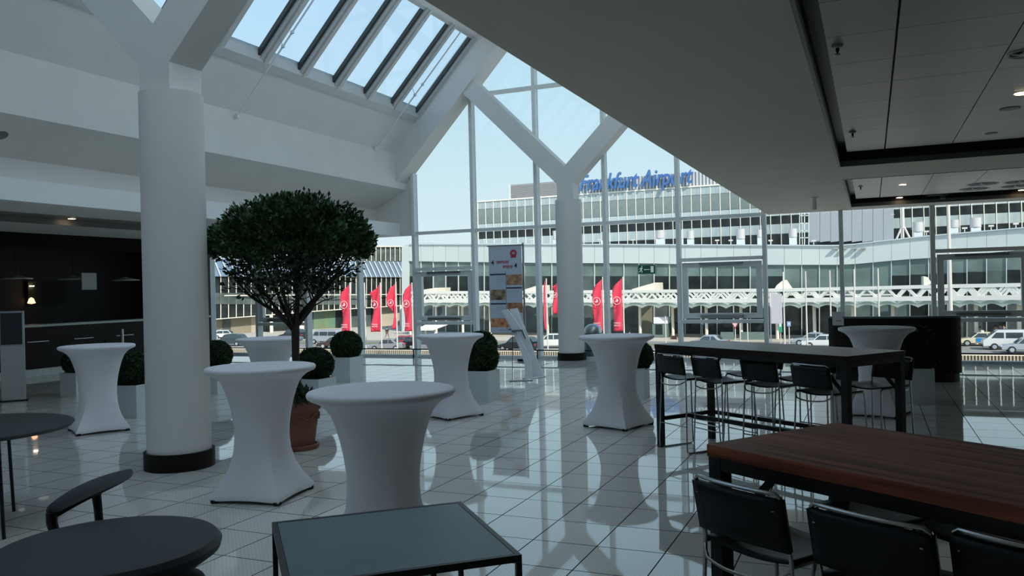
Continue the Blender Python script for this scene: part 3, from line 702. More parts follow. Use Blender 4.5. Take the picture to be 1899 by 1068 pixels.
planters = [(G(148, 733), 0.42, 0.40, -4, 1.0, 'behind the leftmost bar table'), (G(247, 772), 0.40, 0.45, 12, 1.0, 'between the leftmost bar table and the round column'), (G(402, 728), 0.42, 0.45, 0, 1.0, 'peeping out behind the round column'),
            (G(586, 754), 0.42, 0.42, 0, 1.0, 'beside the terracotta pot'), (G(644, 706), 0.42, 0.45, 0, 1.08, 'near the windows, left of the window post'), (G(893, 742), 0.42, 0.45, 0, 1.0, 'beside the cocktail table by the brochure stand, nearer of two'),
            (G(893, 712), 0.42, 0.45, 0, 1.06, 'half hidden behind another box ball by the brochure stand'), (G(1182, 738), 0.30, 0.45, 0, 0.92, 'half hidden behind the middle bar table'), (G(1697, 744), 0.46, 0.46, 0, 1.25, 'in the shade before the brown counter')]
pl0 = None
for (p, wd, h, a, s_, where) in planters:
    t = thing('box_planter', 'box ball in pale planter ' + where, 'planter', p, math.radians(a), 'box balls in pale planters')
    m = MB(); q = wd/2
    m.box((-q, -q, 0.0), (q, -q+0.02, h)); m.box((-q, q-0.02, 0), (q, q, h)); m.box((-q, -q+0.02, 0), (-q+0.02, q-0.02, h)); m.box((q-0.02, -q+0.02, 0), (q, q-0.02, h)); m.box((-q+0.02, -q+0.02, 0), (q-0.02, q-0.02, 0.03))
    m.build('pot', 'planter_white', t); MB().box((-q+0.021, -q+0.021, h-0.08), (q-0.021, q-0.021, h-0.05)).build('soil', 'soil', t)
    e_ = bpy.data.objects.new('topiary', None); COL.objects.link(e_); e_.parent = t; e_.location = (0, 0, h-0.07); e_.scale = (s_, s_, s_*0.93)
    e_.rotation_euler = (0, 0, rng.uniform(0, 6))
    for nm, me in (('core', core_me), ('foliage', lv_me), ('young_foliage', lt_me)):
        o = bpy.data.objects.new(nm, me); COL.objects.link(o); o.parent = e_
        if nm != 'core': o['kind'] = 'stuff'
# tree
tp = G(553, 831); t = thing('potted_tree', 'round headed evergreen tree with bare forked trunk in a terracotta pot', 'tree', tp)
MB().lathe([(0.165, 0.03), (0.175, 0.05), (0.215, 0.33), (0.222, 0.40), (0.245, 0.42), (0.262, 0.47), (0.262, 0.515), (0.235, 0.52), (0.225, 0.46), (0.20, 0.44)], 40, cap=False).build('pot', 'terracotta', t)
m = MB()
for k in range(8):
    a0 = 2*PI*k/8
    m.tube([Vector((math.cos(a0+u*0.78), math.sin(a0+u*0.78), 0))*(0.225) + Vector((0, 0, 0.37-0.05*math.sin(PI*u))) for u in [i/6 for i in range(7)]], 0.012, 6)
m.build('garland_relief', 'terracotta', t)
MB().lathe([(0.19, 0.0), (0.215, 0.005), (0.225, 0.045), (0.20, 0.05), (0.19, 0.03), (0.0, 0.03)], 36, cap=False).build('saucer', 'terracotta', t)
MB().lathe([(0.0, 0.452), (0.222, 0.455)], 24, cap=False).build('soil', 'soil', t)
m = MB(); pts = []
for k in range(900):
    a = rng.uniform(0, 2*PI); r_ = 0.27*math.sqrt(rng.random()); p = Vector((r_*math.cos(a), r_*math.sin(a), 0.48 + rng.uniform(0, 0.15)*(1.25-r_/0.27)))
    pts.append((p, Vector((math.cos(a)*0.7, math.sin(a)*0.7, 0.7))))
leaf_cloud(m, pts, 0.075, rng, 0.9); m.build('ground_cover', 'ivy_leaf', t, flip=False, kind='stuff')
# trunk and limbs (heights over the floor)
tr = MB(); tr.tube([(0,0,0.44), (0.006,0,0.7), (-0.004,0.0,1.0), (0.0,0,1.28), (0.0,0,1.40)], [0.048, 0.042, 0.040, 0.043, 0.036], 12)
limbs = []
for k in range(9):
    a = 2*PI*k/9 + rng.uniform(-0.2, 0.2); R_ = rng.uniform(0.50, 0.80); zt = rng.uniform(2.0, 2.45)
    if k % 3 == 0: R_, zt = rng.uniform(0.75, 0.85), rng.uniform(1.85, 2.0)
    b0 = Vector((0, 0, 1.22 + rng.uniform(0, 0.16)))
    p1 = Vector((math.cos(a)*R_*0.28, math.sin(a)*R_*0.28, b0.z + 0.20)); p2 = Vector((math.cos(a)*R_*0.62, math.sin(a)*R_*0.62, b0.z + (zt-b0.z)*0.55)); p3 = Vector((math.cos(a+0.1)*R_, math.sin(a+0.1)*R_, zt))
    limbs.append((b0, p1, p2, p3))
limbs.append((Vector((0,0,1.3)), Vector((0.02,0.02,1.6)), Vector((0.0,-0.03,2.0)), Vector((0.05,0.0,2.4))))
tips = []
for L in limbs:
    tr.tube(L, [0.027, 0.020, 0.013, 0.006], 8)
    for s_ in range(7):
        u = rng.uniform(0.25, 0.95); i = min(int(u*3), 2); f_ = u*3 - i; b_ = L[i].lerp(L[i+1], f_)
        d = Vector((rng.uniform(-1,1), rng.uniform(-1,1), rng.uniform(0.2, 1.2))).normalized(); e_ = b_ + d*rng.uniform(0.22, 0.45)
        tr.tube([b_, b_.lerp(e_, 0.5) + Vector((0,0,0.02)), e_], [0.009, 0.006, 0.003], 5)
        tips.append((b_, e_))
        for q_ in range(2):
            c_ = b_.lerp(e_, rng.uniform(0.3, 0.9)); d2 = Vector((rng.uniform(-1,1), rng.uniform(-1,1), rng.uniform(-0.3, 1))).normalized(); f2 = c_ + d2*rng.uniform(0.12, 0.22)
            tr.tube([c_, f2], [0.004, 0.002], 4); tips.append((c_, f2))
tr.build('trunk', 'bark', t)
# crown: clumps over a mushroom shaped head, a dense roof and a thin open underside
def head(u, a):      # u 0 top .. 1 rim .. >1 underside
    wob = 1 + 0.05*math.sin(3*a+1) + 0.04*math.sin(5*a+2)
    if u <= 1: th = u*PI/2; return Vector((0.82*wob*math.sin(th)*math.cos(a), 0.82*wob*math.sin(th)*math.sin(a), 2.10 + 0.57*math.cos(th)))
    v = u-1; return Vector((0.82*wob*(1-0.42*v)*math.cos(a), 0.82*wob*(1-0.42*v)*math.sin(a), 2.10 - 0.50*v))
m, m2 = MB(), MB()
def clump(c, n_, r_, out, sz, mb):
    pts = []
    for _ in range(n_):
        d = Vector((rng.gauss(0,1), rng.gauss(0,1), rng.gauss(0,1))).normalized()*r_*rng.random()**0.4
        pts.append((c + d, (d.normalized()*0.6 + out*0.8).normalized()))
    leaf_cloud(mb, pts, sz, rng, 0.55)
for k in range(520):
    u = math.sqrt(rng.random())*1.0; a = rng.uniform(0, 2*PI); p = head(u, a)
    c = Vector((0, 0, 1.75)).lerp(p, rng.uniform(0.86, 1.0)); out = (p - Vector((0,0,1.7))).normalized()
    clump(c, 26, 0.085, out, 0.058, m2 if k % 6 == 0 else m)
for k in range(200):
    u = rng.uniform(0.2, 1.0); a = rng.uniform(0, 2*PI); p = head(u, a); c = Vector((0,0,1.8)).lerp(p, rng.uniform(0.45, 0.85)); clump(c, 22, 0.10, Vector((0,0,1)), 0.058, m)
for k in range(120):
    u = 1 + rng.random()**1.2*0.75; a = rng.uniform(0, 2*PI); p = head(u, a); c = Vector((0,0,p.z)).lerp(p, rng.uniform(0.45, 1.0)); clump(c, 13, 0.085, Vector((math.cos(a), math.sin(a), 0.3)), 0.055, m)
for b_, e_ in tips:
    if e_.z > 1.62: clump(e_, 7, 0.06, (e_-b_).normalized(), 0.055, m)
m.build('foliage', 'tree_leaf', t, flip=False, kind='stuff'); m2.build('young_foliage', 'tree_leaf_new', t, flip=False, kind='stuff')

# ================================================================== LEFT FOREGROUND: ROUND TABLES, CHAIR, LOW TABLE
# big round black table: the ellipse seen at the lower left
p = G(200, 1006, 0.74); t = thing('round_table', 'large round black table with thick rounded rim in the lower left corner', 'table', (p.x, p.y, 0))
MB().lathe([(0.0, 0.742), (0.34, 0.742), (0.385, 0.735), (0.402, 0.715), (0.395, 0.69), (0.36, 0.665), (0.28, 0.65), (0.0, 0.645)], 64, cap=False).build('tabletop', 'black_lacquer', t)
MB().lathe([(0.045, 0.02), (0.045, 0.65)], 20).build('leg', 'black_steel', t); MB().lathe([(0.24, 0), (0.24, 0.012), (0.05, 0.03)], 36).build('base', 'black_steel', t)
p = G(8, 790, 0.74); p = G(-60, 792, 0.74); t = thing('round_table', 'thin round dark table at the left frame edge with slim leg', 'table', (p.x, p.y, 0))
q = G(122, 786, 0.74); R_ = (Vector((q.x, q.y, 0)) - Vector((p.x, p.y, 0))).length
MB().lathe([(0.0, 0.742), (R_-0.02, 0.742), (R_, 0.73), (R_-0.02, 0.705), (R_-0.12, 0.69), (0.0, 0.69)], 56, cap=False).build('tabletop', 'black_lacquer', t)
lg = G(3, 812, 0.70); dx, dy = lg.x-p.x, lg.y-p.y
for k in range(3):
    a = 2*PI*k/3; xx, yy = dx*math.cos(a)-dy*math.sin(a), dx*math.sin(a)+dy*math.cos(a)
    MB().tube([(xx*0.9, yy*0.9, 0.69), (xx*1.0, yy*1.0, 0.0)], 0.013, 10).build('leg', 'black_steel', t); MB().lathe([(0.03, 0.675), (0.03, 0.69)], 12, (xx*0.9, yy*0.9, 0)).build('bracket', 'black_steel', t)
# black chair: curved back blade on two posts behind the round table
zb = 0.86
e1, e2 = G(250, 868, zb), G(112, 903, zb); ctr = (e1+e2)/2; ax_ = (e1-e2); La = ax_.length; an = math.atan2(ax_.y, ax_.x)
t = thing('black_chair', 'black moulded chair with a blade-like back rail behind the large round table', 'chair', (ctr.x, ctr.y, 0), an)
m = MB(); N = 14; vs = []; fs = []
for i in range(N+1):
    u = i/N; x = -La*0.62 + u*La*1.14; wd = 0.080*(math.sin(PI*min(1, u*0.97+0.06))**0.6) + 0.004; zz = zb - 0.10*(1-u)**3*0.9 - 0.010*u; yy = 0.05*(2*u-1)**2 - 0.03; th = 0.040*(1-u*0.8)
    vs += [(x, yy-wd, zz-0.012), (x, yy-wd*0.2, zz+0.004), (x, yy+wd, zz+0.012), (x, yy+wd*0.7, zz-th), (x, yy-wd*0.6, zz-th-0.012)]
for i in range(N):
    for k in range(5): fs.append((i*5+k, (i+1)*5+k, (i+1)*5+(k+1) % 5, i*5+(k+1) % 5))
fs += [(0,1,2,3,4), tuple(N*5+k for k in (4,3,2,1,0))]
m.add(vs, fs, True); m.build('back_rail', 'black_leather', t, subsurf=1)
xl, xr = -La*0.60, -La*0.12
MB().tube([(xl, 0.005, zb-0.10), (xl-0.005, 0.0, zb-0.14), (xl+0.012, -0.01, zb-0.22), (xl+0.03, -0.02, 0.46)], [0.024, 0.022, 0.019, 0.018], 12).build('post', 'black_leather', t)
MB().tube([(xr, -0.03, zb-0.035), (xr+0.01, -0.03, zb-0.12), (xr+0.03, -0.03, 0.46)], [0.021, 0.018, 0.017], 12).build('post', 'black_leather', t)
MB().box((-0.30, -0.34, 0.43), (0.16, 0.05, 0.47)).build('seat', 'black_leather', t, bevel=0.03, seg=4)
for x, y in ((-0.27, -0.30), (0.12, -0.30), (-0.27, 0.0), (0.12, 0.0)): MB().tube([(x, y, 0.44), (x*1.1, y*1.05, 0.0)], 0.015, 10).build('leg', 'black_steel', t)
p = G(268, 1085, 0.60); t = thing('round_stool', 'round black padded stool tucked under the large round table', 'stool', (p.x, p.y, 0))
MB().lathe([(0.0, 0.62), (0.17, 0.617), (0.205, 0.605), (0.222, 0.575), (0.215, 0.53), (0.17, 0.50), (0.0, 0.49)], 48, cap=False).build('seat', 'black_leather', t)
for k in range(4):
    a = PI/4 + k*PI/2; MB().tube([(0.13*math.cos(a), 0.13*math.sin(a), 0.51), (0.2*math.cos(a), 0.2*math.sin(a), 0.0)], 0.013, 10).build('leg', 'black_steel', t)
# square slate table
zt = 0.72
a_, b_, c_ = G(515, 970, zt), G(848, 933, zt), G(945, 1028, zt)
an = math.atan2((b_-a_).y, (b_-a_).x); Ls = (b_-a_).length; Ws = (c_-b_).length
t = thing('square_table', 'square slate grey table with thin black square-tube frame', 'table', (a_.x, a_.y, 0), an)
MB().box((0.0, -Ws, zt-0.012), (Ls, 0.0, zt)).build('tabletop', 'slate_top', t)
m = MB()
for y0, y1 in ((-Ws-0.022, -Ws-0.002), (0.002, 0.022)): m.box((-0.022, y0, zt-0.024), (Ls+0.022, y1, zt+0.001))
for x0, x1 in ((-0.022, -0.002), (Ls+0.002, Ls+0.022)): m.box((x0, -Ws-0.002, zt-0.024), (x1, 0.002, zt+0.001))
m.build('frame', 'black_steel', t)
for x in (-0.022, Ls+0.002):
    for y in (-Ws-0.022, 0.002): MB().box((x, y, 0), (x+0.02, y+0.02, zt-0.025)).build('leg', 'black_steel', t)
MB().box((0.16, -Ws-0.02, 0.30), (0.18, -Ws-0.003, zt-0.025)).build('strut', 'black_steel', t); MB().box((Ls*0.60, -Ws-0.02, 0.0), (Ls*0.60+0.018, -Ws-0.003, zt-0.025)).build('strut', 'black_steel', t)

# ================================================================== BY THE FACADE
# brown curved counter
tl, tr_ = G(1538, 704), G(1783, 706)
t = thing('curved_counter', 'dark brown curved reception counter before the right windows', 'counter', ((tl.x+tr_.x)/2, (tl.y+tr_.y)/2, 0))
hw = (tr_.x-tl.x)/2; out = []; inn = []
for i in range(25):
    u = i/24*2-1; x = u*hw; y = -0.30*math.sqrt(max(0, 1-abs(u)**2.2)); out.append((x, y)); inn.append((x*0.93, y+0.09 if abs(u) < 0.9 else y+0.04))
ring = out + inn[::-1]
MB().prism(ring, 'z', 0.14, 1.02, smooth=False).build('curved_panel', 'counter_face', t); MB().prism([(x*1.01, y*1.02) for x, y in out] + [(x*0.92, y+0.02) for x, y in inn[::-1]], 'z', 1.02, 1.05).build('top', 'slate_top', t)
MB().prism([(x*0.97, y*0.9+0.02) for x, y in out] + [(x, y) for x, y in inn[::-1]], 'z', 0.0, 0.14).build('plinth', 'black_steel', t)
sx0, sx1 = AT(1543, 590, 14.55), AT(1567, 590, 14.55); zt1, zb1 = AT(1555, 579, 14.55).z, AT(1555, 604, 14.55).z
un = min(1.0, abs(((sx0.x+sx1.x)/2 - (tl.x+tr_.x)/2)/((tr_.x-tl.x)/2)))
s_ = thing('paper_notice', 'white paper notice hanging on the left end of the brown counter', 'notice', ((sx0.x+sx1.x)/2, (tl.y+tr_.y)/2 - 0.30*math.sqrt(max(0, 1-un**2.2)) - 0.03, zb1))
hw2 = (sx1.x-sx0.x)/2
MB().box((-hw2, 0, 0), (hw2, 0.006, zt1-zb1)).box((-hw2, 0, zt1-zb1-0.006), (hw2, 0.12, zt1-zb1)).build('sheet', 'paper', s_); MB().box((-hw2*0.4, -0.003, (zt1-zb1)*0.30), (hw2*0.4, 0.0, (zt1-zb1)*0.38)).build('print_line', 'grey_ink', s_)
# trash can
p = G(1101, 664); t = thing('waste_bin', 'grey round waste bin with a shiny domed lid beside the facade column', 'bin', p)
MB().lathe([(0.19, 0.0), (0.20, 0.01), (0.20, 0.56), (0.195, 0.58)], 36).build('body', 'slate_top', t)
MB().lathe([(0.205, 0.58), (0.205, 0.60), (0.195, 0.68), (0.15, 0.745), (0.08, 0.78), (0.0, 0.79)], 36, cap=False).build('lid', 'steel', t)
# poster stand
PY = 17.35
a0, a1 = AT(906, 458, PY), AT(967, 457, PY); zb_ = AT(935, 617, PY).z; base = G(966, 668); 
t = thing('poster_stand', 'tall white menu poster on a slim pole with round black base', 'poster stand', ((a0.x+a1.x)/2, PY, 0))
hw = (a1.x-a0.x)/2; ztp = a0.z
PH = MB().box((-hw, -0.008, zb_), (hw, 0.0, ztp)).build('sheet', 'poster_paper', t)
MB().box((-hw-0.03, -0.012, ztp), (hw+0.06, 0.008, ztp+0.03)).build('top_rail', 'steel', t)
MB().lathe([(0.022, 0.02), (0.022, ztp+0.06)], 12, (hw+0.03, 0.015, 0)).build('pole', 'steel', t)
MB().lathe([(0.19, 0.0), (0.19, 0.05), (0.05, 0.07)], 32, (hw+0.03, 0.015, 0)).build('base', 'black_steel', t)
Hh = ztp - zb_
def prect(name, u0, u1, v0, v1, mat, d=0.003): return MB().box((-hw+u0*2*hw, -0.008-d, ztp-v1*Hh), (-hw+u1*2*hw, -0.008, ztp-v0*Hh)).build(name, mat, t)
Y_ = -0.012
def ptext(body, u, v, size, mat, sx=1.0): return text('lettering', body, size, mat, t, (-hw+u*2*hw, Y_, ztp-v*Hh), sx=sx, offset=0.002)
MB().lathe([(0.0, 0.0), (0.085, 0.0)], 28, cap=False).build('badge', 'badge_red', t, loc=(-hw+0.76*2*hw, -0.013, ztp-0.085*Hh)).rotation_euler = (PI/2, 0, 0)
text('lettering', '40', 0.085, 'poster_paper', t, (-hw+0.76*2*hw, -0.017, ztp-0.097*Hh))
MB().box((-0.07, -0.016, -0.012), (0.07, -0.012, 0.012)).build('ribbon', 'badge_red', t, loc=(-hw+0.76*2*hw, 0, ztp-0.128*Hh))
ptext('4', 0.12, 0.21, 0.145, 'navy_ink'); ptext('genuss', 0.43, 0.195, 0.12, 'red_ink', 0.95); ptext('enjoy', 0.58, 0.25, 0.12, 'red_ink', 0.95); ptext('4', 0.82, 0.252, 0.145, 'navy_ink')
prect('heading_bar', 0.03, 0.50, 0.315, 0.332, 'navy_ink'); prect('heading_bar', 0.52, 0.99, 0.475, 0.492, 'navy_ink'); prect('heading_bar', 0.03, 0.50, 0.655, 0.672, 'navy_ink'); prect('divider', 0.505, 0.515, 0.29, 0.96, 'navy_ink')
prect('food_photo', 0.53, 0.99, 0.33, 0.45, 'pasta_photo'); prect('food_photo', 0.03, 0.49, 0.50, 0.62, 'bread_photo'); prect('food_photo', 0.53, 0.99, 0.655, 0.77, 'meat_photo'); prect('food_photo', 0.03, 0.60, 0.83, 0.935, 'fruit_photo')
for v in (0.36, 0.38, 0.405, 0.70, 0.72, 0.745): prect('text_line', 0.22, 0.46, v, v+0.004, 'grey_ink')
for v in (0.515, 0.535): prect('text_line', 0.56, 0.90, v, v+0.004, 'grey_ink')
prect('heading_bar', 0.55, 0.72, 0.955, 0.965, 'navy_ink'); prect('text_line', 0.25, 0.75, 0.965, 0.972, 'grey_ink')
# brochure stand: two crossing leaning boards
YB = 13.62
t = thing('brochure_stand', 'pale brochure stand of two crossing leaning boards on thin foot plates', 'brochure stand', (AT(968, 700, YB).x, YB, 0))
def boardpoly(name, pts, Y, th, mat='white_metal', r0=None):
    P = [AT(x, y, Y) for x, y in pts]
    return MB().prism([(q.x, q.z) for q in P], 'y', Y, Y+th).build(name, mat, t, world=True)
boardpoly('board', [(945, 573), (959, 571), (1008, 697), (986, 700)], YB+0.10, 0.018, 'paper')
boardpoly('board', [(929, 575.5), (942, 573), (953, 606), (971, 640), (984, 662), (988, 702), (973.5, 704), (973, 676), (963, 645), (950, 615)], YB-0.05, 0.018, 'paper')
boardpoly('leaflet_tray', [(933, 578), (943, 576), (968, 612), (951, 614)], YB-0.09, 0.03, 'paper')
boardpoly('leaflet_tray', [(948, 576), (957, 575), (972, 611), (965, 612)], YB+0.06, 0.03, 'paper')
boardpoly('ledge', [(948, 612.5), (969, 611), (976, 628), (973, 629), (967, 614.5), (949, 616)], YB-0.10, 0.045, 'steel')
g = G(950.5, 704); MB().tube([(g.x, g.y, 0.0), (AT(950.5, 622, g.y).x, g.y, AT(950.5, 622, g.y).z)], 0.006, 6).build('support_rod', 'black_steel', t, world=True)
for (x0, y0, x1, y1) in ((943, 707, 986, 705), (975, 703, 1006, 698.5)):
    u, v = G(x0, y0), G(x1, y1); MB().bar((u.x, u.y, 0.006), (v.x, v.y, 0.006), 0.16, 0.012).build('foot_plate', 'steel', t, world=True)
# exit sign
ea, eb = AT(1184, 492, 17.95), AT(1215.5, 507.5, 17.95)
t = thing('exit_sign', 'green emergency exit sign with running man and arrow on the glass', 'exit sign', ((ea.x+eb.x)/2, 17.95, (ea.z+eb.z)/2))
w_, h_ = (eb.x-ea.x)/2, (ea.z-eb.z)/2
MB().box((-w_, -0.02, -h_), (w_, 0.12, h_)).build('box', 'exit_green', t)
MB().box((w_*0.48, -0.025, -h_*0.68), (w_*0.82, -0.019, h_*0.72)).build('door_symbol', 'exit_white', t)
MB().box((-w_*0.22, -0.025, -h_*0.06), (w_*0.36, -0.019, h_*0.06)).build('arrow', 'exit_white', t); MB().prism([(-w_*0.32, 0), (-w_*0.20, h_*0.15), (-w_*0.20, -h_*0.15)], 'y', -0.025, -0.019).build('arrow', 'exit_white', t)
m = MB(); X0 = -w_*0.66
def limb2(a, b, wd): m.bar((X0+a[0]*h_, -0.022, a[1]*h_), (X0+b[0]*h_, -0.022, b[1]*h_), 0.006, wd*h_, (0,0,1) if abs(a[0]-b[0]) > abs(a[1]-b[1]) else (1,0,0))
limb2((0.08, 0.42), (-0.02, -0.05), 0.26); limb2((-0.02,-0.05), (0.22,-0.35), 0.16); limb2((0.22,-0.35), (0.12,-0.72), 0.14); limb2((-0.02,-0.05), (-0.22,-0.38), 0.16); limb2((-0.22,-0.38), (-0.52,-0.50), 0.14)
limb2((0.08, 0.36), (0.36, 0.20), 0.11); limb2((0.06, 0.36), (-0.25, 0.25), 0.11); limb2((-0.25, 0.25), (-0.38, 0.02), 0.10)
m.prism([(X0+0.16*h_+0.13*h_*math.cos(a*PI/5), 0.66*h_+0.13*h_*math.sin(a*PI/5)) for a in range(10)], 'y', -0.025, -0.019); m.build('running_man', 'exit_white', t)

# ================================================================== CEILING FITTINGS
def sprinkler(p, lab, s_=1.0, grp='ceiling sprinklers', white=False):
    t = thing('sprinkler', lab, 'sprinkler', p, group=grp); mt = 'white_metal' if white else 'black_steel'
    if white: MB().lathe([(0.07, -0.002), (0.07, -0.015), (0.035, -0.02), (0.035, -0.20), (0.04, -0.21)][::-1], 20).build('body', mt, t)
    else:
        MB().lathe([(0.002, -0.055), (0.005, -0.05), (0.012, -0.035), (0.012, 0.0)], 14).build('body', mt, t); MB().lathe([(0.038, -0.004), (0.030, -0.016), (0.010, -0.02)], 20).build('escutcheon', 'panel_metal', t)
        MB().lathe([(0.018, -0.060), (0.018, -0.056)], 14).build('deflector', mt, t)
sprinkler(G(1553, 84, PZ), 'dark sprinkler head on the nearer panel field, closest overhead'); sprinkler(G(1581, 244, PZ), 'dark sprinkler head farther along the nearer panel field')
sprinkler(G(1596, 345, PZ), 'small sprinkler head at the left of the farther panel field'); sprinkler(G(1600, 372, PZ), 'small sprinkler head near the windows in the farther panel field')
sprinkler(G(1510, 366, 3.05), 'pale pipe hanging from the plaster soffit near the facade', white=True, grp='soffit pipe')
def downlight(p, lab, on=True, r=0.075):
    t = thing('downlight', lab, 'downlight', p, group='round ceiling downlights'); MB().lathe([(r+0.012, -0.004), (r+0.012, 0.0)], 28).build('trim_ring', 'diffuser_light', t)
    MB().lathe([(r*0.95, -0.008), (r*0.95, -0.005)], 28).build('lamp', 'lamp_glow' if on else 'diffuser_dark', t)
for px, py, lab in ((1897, 172, 'bright downlight at the frame edge in the nearer panel field'), (1674, 342, 'small lit downlight left in the farther panel field'), (1668, 366, 'small lit downlight left in the farther field, close to the windows'), (1896, 352, 'lit downlight beside the swirl vents at the frame edge')):
    downlight(G(px, py, PZ), lab, r=0.055 if px < 1700 else 0.065)
for px, py, r, lab in ((1873, 201, 0.085, 'round grey speaker cover beside the bright downlight'), (1838, 247, 0.06, 'small round grey cover farther along the nearer field')):
    t = thing('speaker_cover', lab, 'speaker', G(px, py, PZ)); MB().lathe([(r, -0.006), (r, 0.0)], 32).build('grille', 'dark_frame', t)
p = AX(0, 250, -11.0); p = Vector((-11.05, AX(0, 250, -11.05).y, 3.95)); t = thing('speaker_cover', 'round dark speaker on the sloping white soffit at the left edge', 'speaker', p); MB().lathe([(0.10, -0.02), (0.10, 0.03)], 32).build('grille', 'dark_frame', t); t.rotation_euler = (0, -0.46, 0)
def swirl(p, s_, lab):
    t = thing('swirl_vent', lab, 'air vent', p, group='swirl air vents'); n = 24
    MB().lathe([(0.21*s_, -0.004), (0.235*s_, -0.010), (0.245*s_, 0.0)], 40, cap=False).build('rim', 'diffuser_light', t); MB().lathe([(0.212*s_, -0.003), (0.212*s_, 0.0)], 40).build('throat', 'diffuser_dark', t)
    for k in range(6):
        a = 2*PI*k/6; MB().bar((0.05*math.cos(a), 0.05*math.sin(a), -0.010), (0.205*s_*math.cos(a+0.35), 0.205*s_*math.sin(a+0.35), -0.006), 0.022, 0.004).build('vane', 'diffuser_light', t)
    MB().lathe([(0.05, -0.014), (0.05, -0.004)], 20).build('hub', 'diffuser_light', t)
swirl(G(1905, 98, PZ), 0.5, 'round air vent cut by the frame edge in the nearer panel field')
for px, py, lab in ((1822, 341, 'swirl air vent, farther left of the row near the windows'), (1806, 350, 'swirl air vent closest to the windows on the left of the row'), (1893, 337, 'swirl air vent at the frame edge, farther from the windows'), (1884, 345, 'swirl air vent at the frame edge, closer to the windows')): swirl(G(px, py, PZ), 1.0, lab)
p = G(1738, 362, PZ); t = thing('smoke_vent', 'flat round dark vent with a small box near the windows', 'air vent', p); MB().lathe([(0.19, -0.006), (0.19, 0.0)], 32).build('grille', 'diffuser_dark', t); MB().box((0.05, -0.05, -0.07), (0.13, 0.03, -0.006)).build('detector', 'dark_frame', t)
for px, py, lab in ((133, 405, 'small lit downlight in the aisle ceiling strip above the bar'),): 
    t = thing('downlight', lab, 'downlight', G(px, py, 3.14), group='round ceiling downlights'); MB().lathe([(0.075, -0.008), (0.075, 0.0)], 24).build('trim_ring', 'diffuser_light', t); MB().lathe([(0.062, -0.011), (0.062, -0.009)], 24).build('lamp', 'lamp_glow', t)

# ================================================================== OUTSIDE
GZ = -5.6
o = MB().box((-420, 60, GZ-0.5), (260, 500, GZ)).build('road', 'asphalt'); tag(o, 'sunlit grey asphalt forecourt road in front of the terminal', 'road', kind='structure')
o = MB().box((-420, 104.5, GZ), (260, 500, GZ+0.14)).build('pavement', 'paving'); tag(o, 'pale paved walkway along the terminal doors', 'pavement', kind='structure')
o = MB().box((-420, 97, GZ), (-4, 100.5, GZ+0.01)).build('grass_strip', 'grass'); tag(o, 'strip of dry grass between the lanes', 'grass', kind='stuff')
o = MB().box((-420, 88, GZ), (-2, 91, GZ+0.01)).build('traffic_island', 'paving'); tag(o, 'pale paved island between the traffic lanes', 'pavement', kind='structure')
o = MB().box((-60, FY+0.2, -1.05), (40, 27.2, -0.9)).build('terrace', 'paving'); tag(o, 'terrace slab below the hall windows', 'terrace', kind='structure')
# louvred parapet at the edge of the terrace
pa = thing('parapet', 'low cream slatted parapet beyond the glass', 'parapet', (-6, 27.0, -0.9))
z0, z1 = AT(1000, 660.5, 27.0).z, AT(1000, 650.5, 27.0).z
MB().box((-45, 27.0, z1-0.03), (25, 27.12, z1)).build('cap', 'cream_metal', pa, world=True); MB().box((-45, 27.06, -0.9), (25, 27.12, z1-0.03)).build('backing', 'olive_wall', pa, world=True)
m = MB(); x = -45.0
while x < 25: m.box((x, 26.99, z0-0.15), (x+0.035, 27.05, z1-0.03)); x += 0.085
m.build('slats', 'beige_wall', pa, world=True, kind='stuff', flip=False)

ORD = ('first','second','third','fourth','fifth','sixth','seventh','eighth','ninth','tenth','eleventh','twelfth','thirteenth')
# ---- terminal, low front building
YT = [(740, 126), (1000, 121), (1571, 114), (1899, 108), (1990, 106)]
def yt(px): return lerp_tab(YT, px)
te = thing('terminal_building', 'long white banded airport terminal with glass front across the road', 'building', (0, 114, GZ))
def quad(name, pts, Yf, th, mat, par, dy=0.0):
    P = [AT(x, y, Yf(x)+dy) for x, y in pts]; Q = [p_ + Vector((0, th, 0)) for p_ in P]
    return MB().add(P+Q, [(0,1,2,3), (7,6,5,4), (0,4,5,1), (1,5,6,2), (2,6,7,3), (3,7,4,0)]).build(name, mat, par, world=True)
TOP = [(745, 453), (997, 453), (1264, 454.4), (1424, 455), (1547, 455.8), (1571, 455), (1610, 450), (1729, 437), (1899, 422.6), (1990, 414)]
BOT = [(745, 484), (993, 487.4), (1209, 488.4), (1266, 490), (1424, 491), (1571, 491), (1679, 481), (1729, 478), (1899, 463), (1990, 455)]
def base_y(px): return lerp_tab([(745, 625), (1300, 627), (1571, 628), (1899, 634), (1990, 636)], px)
seams = [758.0]
while seams[-1] < 1960:
    x = seams[-1]; seams.append(x + lerp_tab([(760, 22.5), (850, 23.8), (1210, 28.5), (1480, 32.8), (1571, 33.2), (1840, 37), (1990, 38)], x))
rng = random.Random(11)
